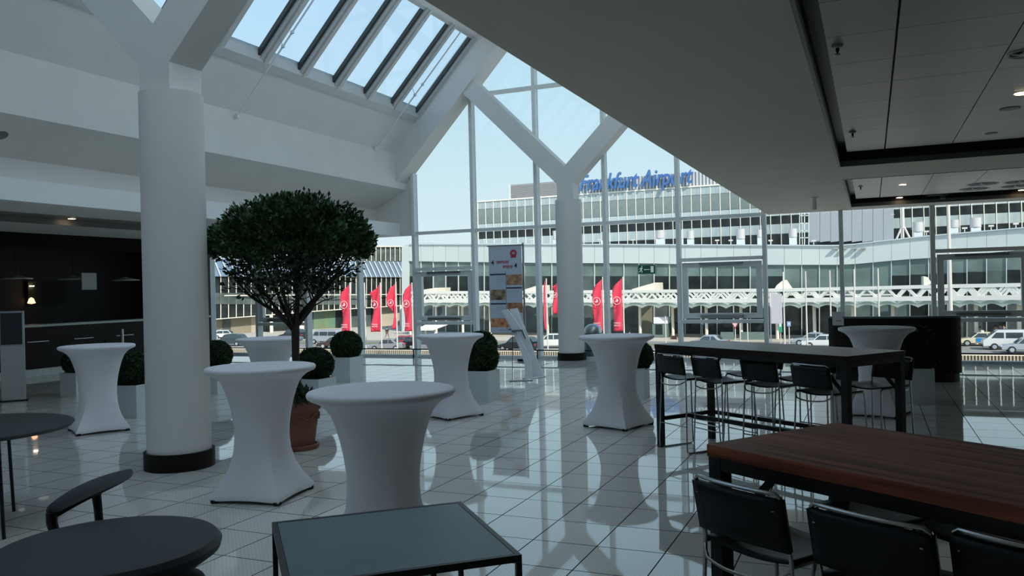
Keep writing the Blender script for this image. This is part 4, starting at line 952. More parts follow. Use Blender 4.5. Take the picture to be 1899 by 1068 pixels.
for x0, x1 in zip(seams, seams[1:]):
    quad('fascia_panel', [(x0+0.25, lerp_tab(TOP, x0)), (x1-0.25, lerp_tab(TOP, x1)), (x1-0.25, lerp_tab(BOT, x1)), (x0+0.25, lerp_tab(BOT, x0))], yt, 0.25, 'fascia_panel', te)
    quad('fascia_cap', [(x0, lerp_tab(TOP, x0)-1.6), (x1, lerp_tab(TOP, x1)-1.6), (x1, lerp_tab(TOP, x1)+0.6), (x0, lerp_tab(TOP, x0)+0.6)], yt, 1.0, 'fascia_cap', te, -0.25)
    ya0, ya1 = lerp_tab(BOT, x0)+0.2, lerp_tab(BOT, x1)+0.2; yc = 548
    ym = 512 if x0 < 1440 else (545 if x0 < 1630 else 512 - (x0-1630)*0.05)
    quad('upper_pane', [(x0, ya0), (x1, ya1), (x1, ym), (x0, ym)], yt, 0.1, 'pane_pale', te, 0.35)  # pale tone puts a reflection into the colour of the upper glass
    if ym < 540: quad('upper_pane', [(x0, ym), (x1, ym), (x1, yc), (x0, yc)], yt, 0.1, 'pane_dark' if rng.random() < 0.75 else 'pane_mid', te, 0.35)
    b0, b1 = base_y(x0), base_y(x1)
    mt = 'pane_dark' if x0 > 1240 and rng.random() < 0.75 else 'pane_mid'
    if 1520 < x0 < 1670: mt = 'pane_pale'
    if 1165 < x0 < 1200: mt = 'olive_wall'
    quad('ground_pane', [(x0, yc), (x1, yc), (x1, b1-4), (x0, b0-4)], yt, 0.1, mt, te, 0.35)
    quad('base_panel', [(x0, b0-4), (x1, b1-4), (x1, b1+3), (x0, b0+3)], yt, 0.5, 'beige_wall', te, 0.1)
    quad('mullion', [(x0-0.9, ya0), (x0+0.9, ya0), (x0+0.9, b0-4), (x0-0.9, b0-4)], yt, 0.12, 'pale_mullion', te, 0.2)
P0, P1 = AT(748, 453, 126.2), AT(1990, 414, 106)
# roof deck behind the fascia so that nothing shows through
quad('roof_deck', [(748, 454), (1571, 456.5), (1571, 458), (748, 455)], yt, 30, 'fascia_cap', te, 0.4)
quad('roof_deck', [(1571, 456.5), (1990, 416), (1990, 418), (1571, 458)], yt, 30, 'fascia_cap', te, 0.4)
# end wall of the front building towards the blue roofed wing
quad('end_wall', [(745, 457), (758, 457), (758, 625), (745, 625)], yt, 0.4, 'fascia_panel', te)
# roof railing at the left end
m = MB()
for y in (439, 444.5, 450): a, b = AT(772, y+0.8, 138), AT(825, y-0.4, 138); m.bar(a, b, 0.06, 0.06)
for x in range(776, 826, 9): m.bar(AT(x, 438.5, 138), AT(x, 453, 138), 0.06, 0.06)
m.build('roof_railing', 'pale_mullion', te, world=True)
# roof ventilator drums
for k, (px, yt_, yb_, y2, wpx) in enumerate(((1030, 428, 444, 454, 9), (1122, 430, 445, 454, 12), (1225, 427, 442, 454, 17), (1264, 427, 443, 454, 8), (1281, 428, 443, 454, 13), (1374, 425, 443, 455, 16), (1409, 426, 440, 455, 9), (1471, 424, 440, 455, 15), (1703, 412, 430, 441, 18), (1770, 408, 422, 433, 15.5), (1809.5, 404, 421.5, 431, 19))):
    Y = yt(px)+6; a, b, c = AT(px, yt_, Y), AT(px, yb_, Y), AT(px, y2, Y); r_ = wpx/2/FPX*(a-EYE).dot(FWD)
    d_ = thing('roof_ventilator', 'round metal ventilator drum on the terminal roof, %s from the left' % ORD[k], 'ventilator', (c.x, Y, c.z-0.6), group='ventilator drums on the terminal roof')
    MB().lathe([(r_, b.z-c.z+0.6), (r_, a.z-c.z+0.6)], 24).build('drum', 'drum_metal', d_); MB().box((-r_*0.85, -r_*0.8, 0), (r_*0.85, r_*0.8, b.z-c.z+0.55)).build('plinth', 'fascia_panel', d_)
for k, px in enumerate((899, 986, 1076, 1112, 1174, 1330, 1355, 1429, 1509, 1718, 1789, 1838, 1884)):
    Y = yt(px)+3; yb_ = lerp_tab(TOP, px); a, b = AT(px, yb_-9, Y), AT(px, yb_, Y)
    d_ = MB().bar(a, (b.x, b.y, b.z-0.5), 0.10, 0.10).bar(a + Vector((-0.28, 0, 0.0)), a + Vector((0.28, 0, 0.0)), 0.25, 0.20).build('roof_lamp', 'pole_white')
    tag(d_, 'tiny white lamp post on the terminal roof edge, %s from the left' % ORD[k], 'lamp', 'small lamps on the terminal roof edge')
a, b = AT(1675, 389, 116), AT(1675, 441, 116)
t = thing('roof_mast', 'white mast on a splayed foot on the terminal roof', 'mast', (b.x, b.y, b.z)); MB().tube([(0,0,1.2), (0,0,a.z-b.z+3)], 0.2, 12).build('mast', 'pole_white', t)
for dx in (-0.9, 0, 0.9): MB().tube([(dx, 0, -0.4), (0, 0, 1.7)], 0.12, 8).build('leg', 'pole_white', t)
# floodlights on fascia
for k, px in enumerate((1550, 1566, 1585, 1601)):
    p = AT(px, 460.5, yt(px)-0.25); t = MB().box((-0.28, -0.35, -0.12), (0.28, 0.24, 0.10)).build('floodlight', 'louvre'); t.location = p; tag(t, 'small grey floodlight on the bending white fascia, %s from the left' % ORD[k], 'floodlight', 'floodlights at the fascia bend')
# ---- tall office block behind
OFY = 152.0
ob_ = thing('office_block', 'tall glazed office block with white mullions and blue rooftop lettering', 'building', (0, OFY, GZ))
xs0 = AT(886.5, 400, OFY).x; SPX = AT(914.4, 400, OFY).x - AT(900, 400, OFY).x
LV = [(19.2, 17.75, 'spandrel', 'spandrel_panel'), (17.75, 14.75, 'pane_grey', 'window_pane'), (14.75, 13.15, 'spandrel', 'spandrel_panel'), (13.15, 11.75, 'pane_dark', 'window_pane'), (11.75, 10.0, 'spandrel', 'spandrel_panel'), (10.0, 7.6, 'pane_dark', 'window_pane')]
lvm = []
for z1_, z0_, mt, nm in LV:
    me = MB().box((0.02, 0, z0_+0.03), (SPX-0.02, 0.15, z1_-0.03)).mesh(nm); me.materials.append(M(mt)); lvm.append((nm, me, z0_))
mum = MB().box((-0.065, -0.09, 7.5), (0.065, 0.0, 19.35)).mesh('mullion'); mum.materials.append(M('cream_metal'))
x = xs0; xe = AT(1960, 400, OFY).x; g0, g1 = AT(1503, 400, OFY).x, AT(1640, 400, OFY).x
k = 0
while x < xe:
    if not (g0 < x < g1):
        for nm, me, z0_ in lvm:
            if x > g1 and z0_ > 13.3: continue
            o = bpy.data.objects.new(nm, me); COL.objects.link(o); o.parent = ob_; o.location = (x, 0, -GZ)
        o = bpy.data.objects.new('mullion', mum); COL.objects.link(o); o.parent = ob_; o.location = (x, 0, -GZ)
    x += SPX; k += 1
MB().box((xs0-0.1, OFY+0.2, 0), (xe, OFY+22, 19.0)).build('block_body', 'pane_dark', ob_, world=True)
MB().box((xs0-0.8, OFY-0.2, 5), (xs0-0.1, OFY+0.2, 19.2)).build('corner_post', 'pale_mullion', ob_, world=True)
MB().box((xs0-0.2, OFY-0.2, 19.2), (g1, OFY+0.3, 19.45)).build('parapet', 'cream_metal', ob_, world=True)
# rooftop plant storey
za = AT(1060, 334, OFY).z; zbm = 19.45
a, b = AT(947, 342, OFY).x, AT(1034, 340, OFY).x
zl_ = AT(950, 342.5, OFY).z
for k in range(int((zl_-zbm)/0.22)):
    MB().box((a, OFY-0.05, zbm+0.22*k), (b, OFY+0.2, zbm+0.22*k+0.15)).build('louvre', 'louvre', ob_, world=True)
MB().box((a, OFY+0.1, zbm-0.3), (b, OFY+8, zl_)).build('plant_room', 'corrugated_dark', ob_, world=True); MB().box((a-0.4, OFY-0.1, zbm), (a, OFY+0.1, zl_)).build('corner_post', 'pale_mullion', ob_, world=True)
c = AT(1420, 320, OFY).x; zc_ = AT(1200, 325.5, OFY).z
MB().box((b, OFY+0.15, zbm-0.3), (c, OFY+8, zc_)).build('plant_room', 'corrugated_dark', ob_, world=True)
rb_me = MB().box((-0.17, 0, zbm-0.2), (0.17, 0.15, zc_+0.02)).mesh('corrugation'); rb_me.materials.append(M('corrugated'))
x = b+0.3
while x < c: 
    o = bpy.data.objects.new('corrugation', rb_me); COL.objects.link(o); o.parent = ob_; o.location = (x, 0, -GZ); x += 0.62
# lettering
la, lb = AT(1074, 357, OFY-0.8), AT(1284, 343, OFY-0.8)
tx = text('lettering', 'Frankfurt Airport', 4.3, 'sign_blue', ob_, (0,0,0), extrude=0.25, shear=0.3, align='LEFT', offset=0.06)
bpy.context.view_layer.update()
wd = tx.dimensions.x; sx = (lb.x-la.x)/wd; tx.scale = (sx, 0.98, 1); tx.location = Vector((la.x, OFY-0.8, (19.7 - GZ)+0.25)) - Vector((0, OFY, 0))
for x0_, y0_, h0 in ((1106, 325, 4), (1179, 325, 17), (1203, 318, 11), (1260, 316, 8), (985, 341, 14)):
    p = AT(x0_, y0_, OFY+3); MB().bar(p + Vector((0,0,-1)), p + Vector((0, 0, h0*0.1)), 0.08, 0.08).build('aerial', 'louvre', ob_, world=True)
# grey clad box in front of the block
gb = thing('clad_box', 'blank grey panelled stair tower above the terminal roof', 'building', (AT(1580, 430, 128).x, 128, AT(1580, 450, 128).z))
x = 1501
while x < 1657:
    x2 = min(x+19.6, 1658); P = [AT(x+0.3, 378, 128), AT(x2-0.3, 378, 128), AT(x2-0.3, 446.5, 128), AT(x+0.3, 449, 128)]
    MB().add(P+[p_+Vector((0, 0.2, 0)) for p_ in P], [(0,1,2,3), (7,6,5,4), (0,4,5,1), (1,5,6,2), (2,6,7,3), (3,7,4,0)]).build('clad_panel', 'grey_clad', gb, world=True); x = x2
a, b = AT(1501, 449, 128), AT(1658, 446, 128); MB().box((a.x+0.1, 128.2, a.z), (b.x-0.1, 136, 25)).build('body', 'grey_clad', gb, world=True)
MB().box((a.x+1, 128.4, a.z-1.6), (b.x-1, 135, a.z)).build('undercroft', 'pane_dark', gb, world=True)
sc_ = MB()
for x in (1483, 1492, 1500): sc_.bar(AT(x, 388, 126), AT(x, 455, 126), 0.12, 0.12)
for y in (400, 414, 428, 441): sc_.bar(AT(1483, y, 126), AT(1500, y-0.4, 126), 0.12, 0.12)
o = sc_.build('access_ladder', 'pale_mullion'); tag(o, 'pale access ladder frame left of the grey stair tower', 'ladder')

# ---- truss canopy in front of the terminal
ca = thing('truss_canopy', 'white lattice truss canopy with scalloped glass roof along the terminal', 'canopy', (0, 104, GZ))
def yc_(px): return lerp_tab([(745, 115), (1571, 104), (1990, 97)], px)
TT = [(745, 543), (1000, 542), (1430, 538.5), (1571, 535.5), (1730, 531.5), (1990, 527)]
TB = [(745, 561), (1000, 561), (1430, 561), (1571, 559), (1730, 557.5), (1990, 555)]
for dy in (0.0, 3.0, 6.0):
    nodes = [760.0]
    while nodes[-1] < 1960: nodes.append(nodes[-1] + lerp_tab([(760, 24), (1300, 32), (1571, 37), (1990, 42)], nodes[-1]))
    ptT = lambda x: AT(x, lerp_tab(TT, x), yc_(x)) + Vector((0, dy, 0)); ptB = lambda x: AT(x, lerp_tab(TB, x), yc_(x)) + Vector((0, dy, 0))
    for x0, x1 in zip(nodes, nodes[1:]):
        MB().bar(ptT(x0), ptT(x1), 0.35, 0.35).build('top_chord', 'truss_white', ca, world=True)
        if dy == 0: MB().bar(ptB(x0)+Vector((0,0,0.25)), ptB(x1)+Vector((0,0,0.25)), 0.35, 0.5).build('bottom_chord', 'truss_white', ca, world=True)
        xm = (x0+x1)/2
        MB().bar(ptB(x0)+Vector((0,0,.3)), ptT(xm), 0.2, 0.24).build('diagonal', 'truss_white', ca, world=True); MB().bar(ptT(xm), ptB(x1)+Vector((0,0,.3)), 0.2, 0.24).build('diagonal', 'truss_white', ca, world=True)
        if dy == 0:
            a, b = ptB(x0), ptB(x1); seg = [a.lerp(b, i/6) + Vector((0, 0, -0.75 + 0.38*math.sin(PI*i/6))) for i in range(7)]
            vs = [q for q in seg] + [q + Vector((0, 7.5, 0.3)) for q in seg] + [q + Vector((0, 0, 0.35)) for q in seg] + [q + Vector((0, 7.5, 0.65)) for q in seg]
            fs = []
            for i in range(6): fs += [(i, i+1, i+8, i+7), (14+i, 21+i, 22+i, 15+i), (i, 14+i, 15+i, i+1)]
            MB().add(vs, fs).build('roof_vault', 'canopy_glass', ca, world=True)
nodes = [760.0]
while nodes[-1] < 1960: nodes.append(nodes[-1] + 2*lerp_tab([(760, 24), (1300, 32), (1571, 37), (1990, 42)], nodes[-1]))
for x0 in nodes:
    a = AT(x0, 563, yc_(x0)+2); MB().tube([(a.x, a.y, GZ), (a.x, a.y, a.z+0.2)], 0.2, 8).build('pillar', 'cream_metal', ca, world=True)
# lantern hoods standing on the canopy
for k, pts in enumerate((((785, 544), (785, 537), (807, 533.5), (807, 551)), ((972, 545), (972, 537), (996, 529), (997, 546)), ((1172, 543), (1172, 536), (1212, 524), (1213, 543)), ((1434, 540), (1440, 529), (1452, 519), (1466, 540)), ((1713, 530), (1713, 512), (1721, 514), (1729, 526)))):
    P = [AT(x, y, yc_(x)+3) for x, y in pts]; o = MB().prism([(q.x, q.z) for q in P], 'y', P[0].y, P[0].y+5).build('canopy_hood', 'cream_metal')
    tag(o, 'beige wedge shaped hood on the lattice canopy, ' + ('leftmost, seen through the left sash', 'behind the menu poster pole', 'between the red flags and the large sash', 'with pointed top right of the large sash', 'small tilted one near the right sash')[k], 'hood', 'hoods on the canopy')

# ---- blue roofed wing on the left
YW = [(300, 108), (393, 114), (757, 148)]
def yw(px): return lerp_tab(YW, px)
wg = thing('glazed_wing', 'terminal wing with sloping blue glass roof and cream window bars', 'building', (-95, 130, GZ))
xs = [350.0]
while xs[-1] < 752: xs.append(xs[-1] + lerp_tab([(393, 14.8), (610, 10.5), (720, 8.7), (760, 8)], xs[-1]))
RT = [(350, 478), (393, 479), (757, 486)]; EV = [(350, 512), (393, 512), (757, 514)]; WB = [(350, 595), (400, 592), (600, 576), (757, 566)]
for x0, x1 in zip(xs, xs[1:]):
    for nm, T_, B_, mt, dyt, dyb in (('roof_pane', RT, EV, 'blue_roof', 5.0, 0.0), ('window_pane', EV, WB, 'pane_dark', 0.4, 0.4)):
        P = [AT(x0+0.3, lerp_tab(T_, x0), yw(x0)+dyt), AT(x1-0.3, lerp_tab(T_, x1), yw(x1)+dyt), AT(x1-0.3, lerp_tab(B_, x1), yw(x1)+dyb), AT(x0+0.3, lerp_tab(B_, x0), yw(x0)+dyb)]
        MB().add(P + [q+Vector((0, 0.2, 0)) for q in P], [(0,1,2,3), (7,6,5,4), (0,4,5,1), (1,5,6,2), (2,6,7,3), (3,7,4,0)]).build(nm, mt, wg, world=True)
    y0, y1 = lerp_tab(EV, x0)+31, lerp_tab(EV, x0)+52
    if y1 < lerp_tab(WB, x0)-6: quad('canopy_reflection', [(x0+0.5, y0), (x1-0.5, y0), (x1-0.5, y1), (x0+0.5, y1)], yw, 0.1, 'pane_mid', wg, 0.25)  # paler band paints the canopy's reflection onto the glass
    MB().bar(AT(x0-13, lerp_tab(RT, x0), yw(x0-13)+4.4), AT(x0, lerp_tab(EV, x0), yw(x0)-0.5), 0.16, 0.2).build('roof_bar', 'cream_metal', wg, world=True)
    quad('mullion', [(x0-0.5, lerp_tab(EV, x0)), (x0+0.5, lerp_tab(EV, x0)), (x0+0.5, lerp_tab(WB, x0)), (x0-0.5, lerp_tab(WB, x0))], yw, 0.08, 'cream_metal', wg, 0.3)
    for T_ in (EV, WB): quad('rail', [(x0, lerp_tab(T_, x0)-1), (x1, lerp_tab(T_, x1)-1), (x1, lerp_tab(T_, x1)+0.6), (x0, lerp_tab(T_, x0)+0.6)], yw, 0.1, 'cream_metal', wg, 0.25)
quad('mid_rail', [(350, 547.5), (757, 545), (757, 546.4), (350, 549.5)], yw, 0.2, 'cream_metal', wg, -0.05)
quad('upper_storey', [(660, 457), (747, 457), (747, 487), (660, 487)], yw, 12, 'pane_mid', wg, 6)
x = 662
while x < 748: quad('mullion', [(x-0.5, 457), (x+0.5, 457), (x+0.5, 484), (x-0.5, 484)], yw, 0.1, 'cream_metal', wg, 5.6); x += 8.8
quad('rail', [(660, 455.5), (747, 455.5), (747, 458), (660, 458)], yw, 0.4, 'cream_metal', wg, 5.5)
for x0, x1, mt in ((350, 412, 'olive_wall'), (412, 428, 'pane_mid'), (428, 466, 'olive_wall'), (466, 478, 'beige_wall'), (478, 552, 'pane_dark'), (552, 582, 'pane_mid'), (582, 602, 'shop_green'), (602, 622, 'shop_green'), (622, 640, 'pane_dark'), (640, 688, 'pane_mid'), (688, 706, 'pane_dark'), (706, 757, 'beige_wall')):
    quad('ground_bay', [(x0, lerp_tab(WB, x0)+0.5), (x1, lerp_tab(WB, x1)+0.5), (x1, 632), (x0, 632)], yw, 0.5, mt, wg, 2.0)
for px in (503, 558, 560.5, 744): 
    a = AT(px, 590, yw(px)-1.5); MB().tube([(a.x, a.y, GZ), (a.x, a.y, AT(px, lerp_tab(WB, px), yw(px)-1.5).z)], 0.32, 10).build('pillar', 'cream_metal', wg, world=True)
# small white bus shelter
p = G(800, 632, GZ); t = thing('bus_shelter', 'small white roofed shelter seen beneath the left sash', 'shelter', p)
s_ = (p-EYE).dot(FWD)/FPX; z_ = (632-612)*s_
MB().hexa([(-21*s_, -1.5, z_), (13*s_, -1.5, z_), (24*s_, 2.5, z_+10*s_), (-18*s_, 2.5, z_+10*s_)], [(-21*s_, -1.5, z_+0.25), (13*s_, -1.5, z_+0.25), (24*s_, 2.5, z_+10*s_+0.25), (-18*s_, 2.5, z_+10*s_+0.25)]).build('roof', 'truss_white', t)
for dx in (-12, 8): MB().tube([(dx*s_, 0, 0), (dx*s_, 0, z_+3*s_)], 0.12, 8).build('post', 'truss_white', t)

# ---- flags
def flag(px, ptop, pbot, ctop, cbot, wpx, lab, wave=0.4, curl=0.0, logo=True, txt=True, seed=1):
    b = G(px, 662, GZ); Y = b.y; s_ = (AT(px, 600, Y)-EYE).dot(FWD)/FPX
    t = thing('feather_flag', lab, 'flag', (b.x, Y, GZ), group='red feather flags')
    zt_ = AT(px-3, ptop, Y).z - GZ
    MB().tube([(0, 0, 0), (0, 0, zt_)], [0.09, 0.06], 8).build('pole', 'pole_white', t)
    zc1, zc0 = AT(px-3, ctop, Y).z - GZ, AT(px-2, cbot, Y).z - GZ; W = wpx*s_; vs = []; fs = []; nu, nv = 8, 22
    r_ = random.Random(seed)
    ph = r_.uniform(0, 6)
    def shape(u, v): # u 0 at pole .. 1 free edge; v 0 bottom .. 1 top
        ww = W*(1 - curl*max(0, math.sin(PI*(1-v)*1.0))*0.0)
        narrow = 1 - curl*(1-abs(2*(1-v)-1.55)) if curl and v < 0.5 else 1
        narrow = max(0.22, min(1, narrow)); z = zc0 + (zc1-zc0)*v - u*(zc1-zc0)*0.17*max(0, (v-0.75)/0.25)
        return (-(0.12 + u*ww*narrow), 0.28*wave*math.sin(u*5+v*7+ph)*u*2, z)
    for j in range(nv+1):
        for i in range(nu+1): vs.append(shape(i/nu, j/nv))
    for j in range(nv):
        for i in range(nu): a = j*(nu+1)+i; fs.append((a, a+1, a+nu+2, a+nu+1))
    o = MB().add(vs, fs, True).build('cloth', 'flag_red', t, flip=False); sd = o.modifiers.new('t', 'SOLIDIFY'); sd.thickness = 0.02
    if logo:
        R_ = W*0.40; cz = zc0 + (zc1-zc0)*0.58; cx_ = -(0.12+W*0.5); m = MB(); n = 24
        m.tube([(cx_+R_*math.cos(2*PI*k/n), -0.30, cz+R_*math.sin(2*PI*k/n)) for k in range(n)], W*0.035, 5, closed=True); m.build('emblem_ring', 'flag_white', t)
        MB().prism([(cx_-R_*0.35, cz-R_*0.35), (cx_+R_*0.25, cz-R_*0.30), (cx_+R_*0.42, cz+R_*0.05), (cx_+R_*0.05, cz+R_*0.62), (cx_-R_*0.10, cz+R_*0.1), (cx_-R_*0.5, cz-R_*0.1)], 'y', -0.32, -0.28).build('emblem_bird', 'flag_white', t)
    if txt:
        for k in range(2): text('lettering', ('TURKISH', 'AIRLINES')[k], W*0.20, 'flag_white', t, (-(0.12+W*0.5), -0.34, zc0+(zc1-zc0)*(0.145-0.045*k)), extrude=0.01)
flag(652, 524, 0, 528, 616, 17.5, 'first red feather flag, just left of the square box ball', seed=1)
flag(708.5, 524, 0, 528, 615, 17.5, 'second red feather flag, hanging full', 0.6, seed=2)
flag(737.5, 522, 0, 526, 610, 15, 'third red feather flag, twisted thin near its foot', 0.8, curl=0.75, txt=False, seed=3)
flag(767, 524, 0, 526, 614, 16, 'fourth red feather flag, partly behind the window post', seed=4)
flag(1016.5, 516, 0, 518, 612, 4, 'narrow edge-on red flag between two window posts', 0.1, logo=False, txt=False, seed=5)
flag(1041, 516, 0, 521, 582, 11, 'red flag mostly hidden behind the facade column', 0.4, txt=False, seed=6)
flag(1121, 513, 0, 518, 614, 17.5, 'red feather flag just right of the facade column', seed=7)
flag(1158.5, 513, 0, 516, 614, 17.5, 'rightmost red feather flag, above the middle bar table', seed=8)
for k, (px, y0) in enumerate(((676, 524), (1453, 504), (1494.5, 503), (1539.5, 501.5), (1584.5, 499), (1629, 497.5))):
    b = G(px+3, 660, GZ); s_ = AT(px, y0, b.y).z - GZ
    t = MB().tube([(0, 0, 0), (0, 0, s_)], [0.085, 0.06], 8).build('flag_pole', 'pole_white'); t.location = b; tag(t, 'bare white flag pole outside, ' + ('alone between the red flags on the left', 'nearest the large sash, right side', 'second in the row right of the large sash', 'middle of the row of five on the right', 'fourth in the row of five on the right', 'rightmost of the row of five')[k], 'flag pole', 'bare flag poles')
b = G(1765, 650, GZ); a = AT(1757, 372, b.y)
t = MB().tube([(0, 0, 0), (0, 0, a.z-GZ+2)], [0.20, 0.15], 12).build('light_mast', 'pole_white'); t.location = (b.x, b.y, GZ); tag(t, 'tall thick pale mast rising past the right sash', 'mast')
# ---- signs and posts
def post_sign(px, yb, ytop, w_, h_, mat, lab, name='road_sign', tri=False, board_top=None):
    b = G(px, yb, GZ); s_ = (b-EYE).dot(FWD)/FPX; t = thing(name, lab, 'sign', b); zt_ = AT(px, ytop, b.y).z-GZ
    MB().tube([(0,0,0), (0,0,zt_-0.1)], 0.06, 8).build('post', 'pole_white', t)
    W, H = w_*s_/2, h_*s_
    if tri:
        MB().prism([(-W, zt_), (W, zt_), (0, zt_-H)], 'y', -0.12, -0.07).build('board', 'badge_red', t); MB().prism([(-W*0.62, zt_-H*0.17), (W*0.62, zt_-H*0.17), (0, zt_-H*0.75)], 'y', -0.14, -0.12).build('face', 'flag_white', t)
    else:
        MB().box((-W, -0.12, zt_-H), (W, -0.06, zt_)).build('board', mat, t); MB().box((-W*0.5, -0.14, zt_-H*0.6), (W*0.5, -0.12, zt_-H*0.35)).build('symbol', 'exit_white', t)
    return t
post_sign(1364, 634, 597, 15, 13, None, 'red and white give way triangle on a thin post', tri=True)
post_sign(1448, 637, 590, 6.5, 26, 'sign_green', 'tall narrow green sign board below the large window post')
post_sign(1464, 637, 596, 6.5, 9, 'sign_pale_blue', 'small pale blue sign beside the narrow green one')
post_sign(1247, 622, 587, 5, 9, 'sign_cyan', 'small blue sign left of the walking person')
post_sign(1303, 622, 598, 7, 5, 'sign_cyan', 'small blue sign over the parked silver car')
for px, yt_, yb_, lab in ((1235, 586, 636, 'thin white post left of the walking person'), (1373, 591, 636, 'thin white post right of the give way triangle'), (1387, 591, 636, 'second thin white post right of the give way triangle')):
    b = G(px, yb_, GZ); t = MB().tube([(0,0,0), (0,0,AT(px, yt_, b.y).z-GZ)], 0.07, 8).build('lane_post', 'pole_white'); t.location = b; tag(t, lab, 'post')
a = AT(1426, 545, 88); b = G(1433, 645, GZ); t = thing('fabric_banner', 'pale hanging banner beside the large window post', 'banner', (a.x+0.7, 88, GZ)); MB().box((-0.55, 0, 3.0), (0.55, 0.05, a.z-GZ)).build('cloth', 'banner_pink', t); MB().tube([(-0.6, 0, 0), (-0.6, 0, a.z-GZ+0.1)], 0.06, 8).build('pole', 'pole_white', t)
for k, px in enumerate((1349, 1385, 1408)):
    b = G(px, 632, GZ); t = MB().box((-0.8, -0.15, 0), (0.8, 0.15, 1.1)).build('lane_barrier', 'pane_pale'); t.location = b; tag(t, 'pale low barrier board beyond the dark high table, %s from the left' % ORD[k], 'barrier', 'lane barrier boards')
p = G(1222, 628, GZ); t = thing('info_kiosk', 'pale glazed kiosk with white top sign behind the middle bar table', 'kiosk', p)
s_ = (p-EYE).dot(FWD)/FPX
MB().box((-12*s_, 0, 0), (17*s_, 1.5, 28*s_)).build('body', 'pane_pale', t); MB().box((-9*s_, -0.1, 28*s_), (17*s_, 1.6, 40*s_)).build('top_sign', 'paper', t); MB().box((-6*s_, -0.05, 8*s_), (7*s_, 0, 26*s_)).build('screen', 'pane_dark', t)

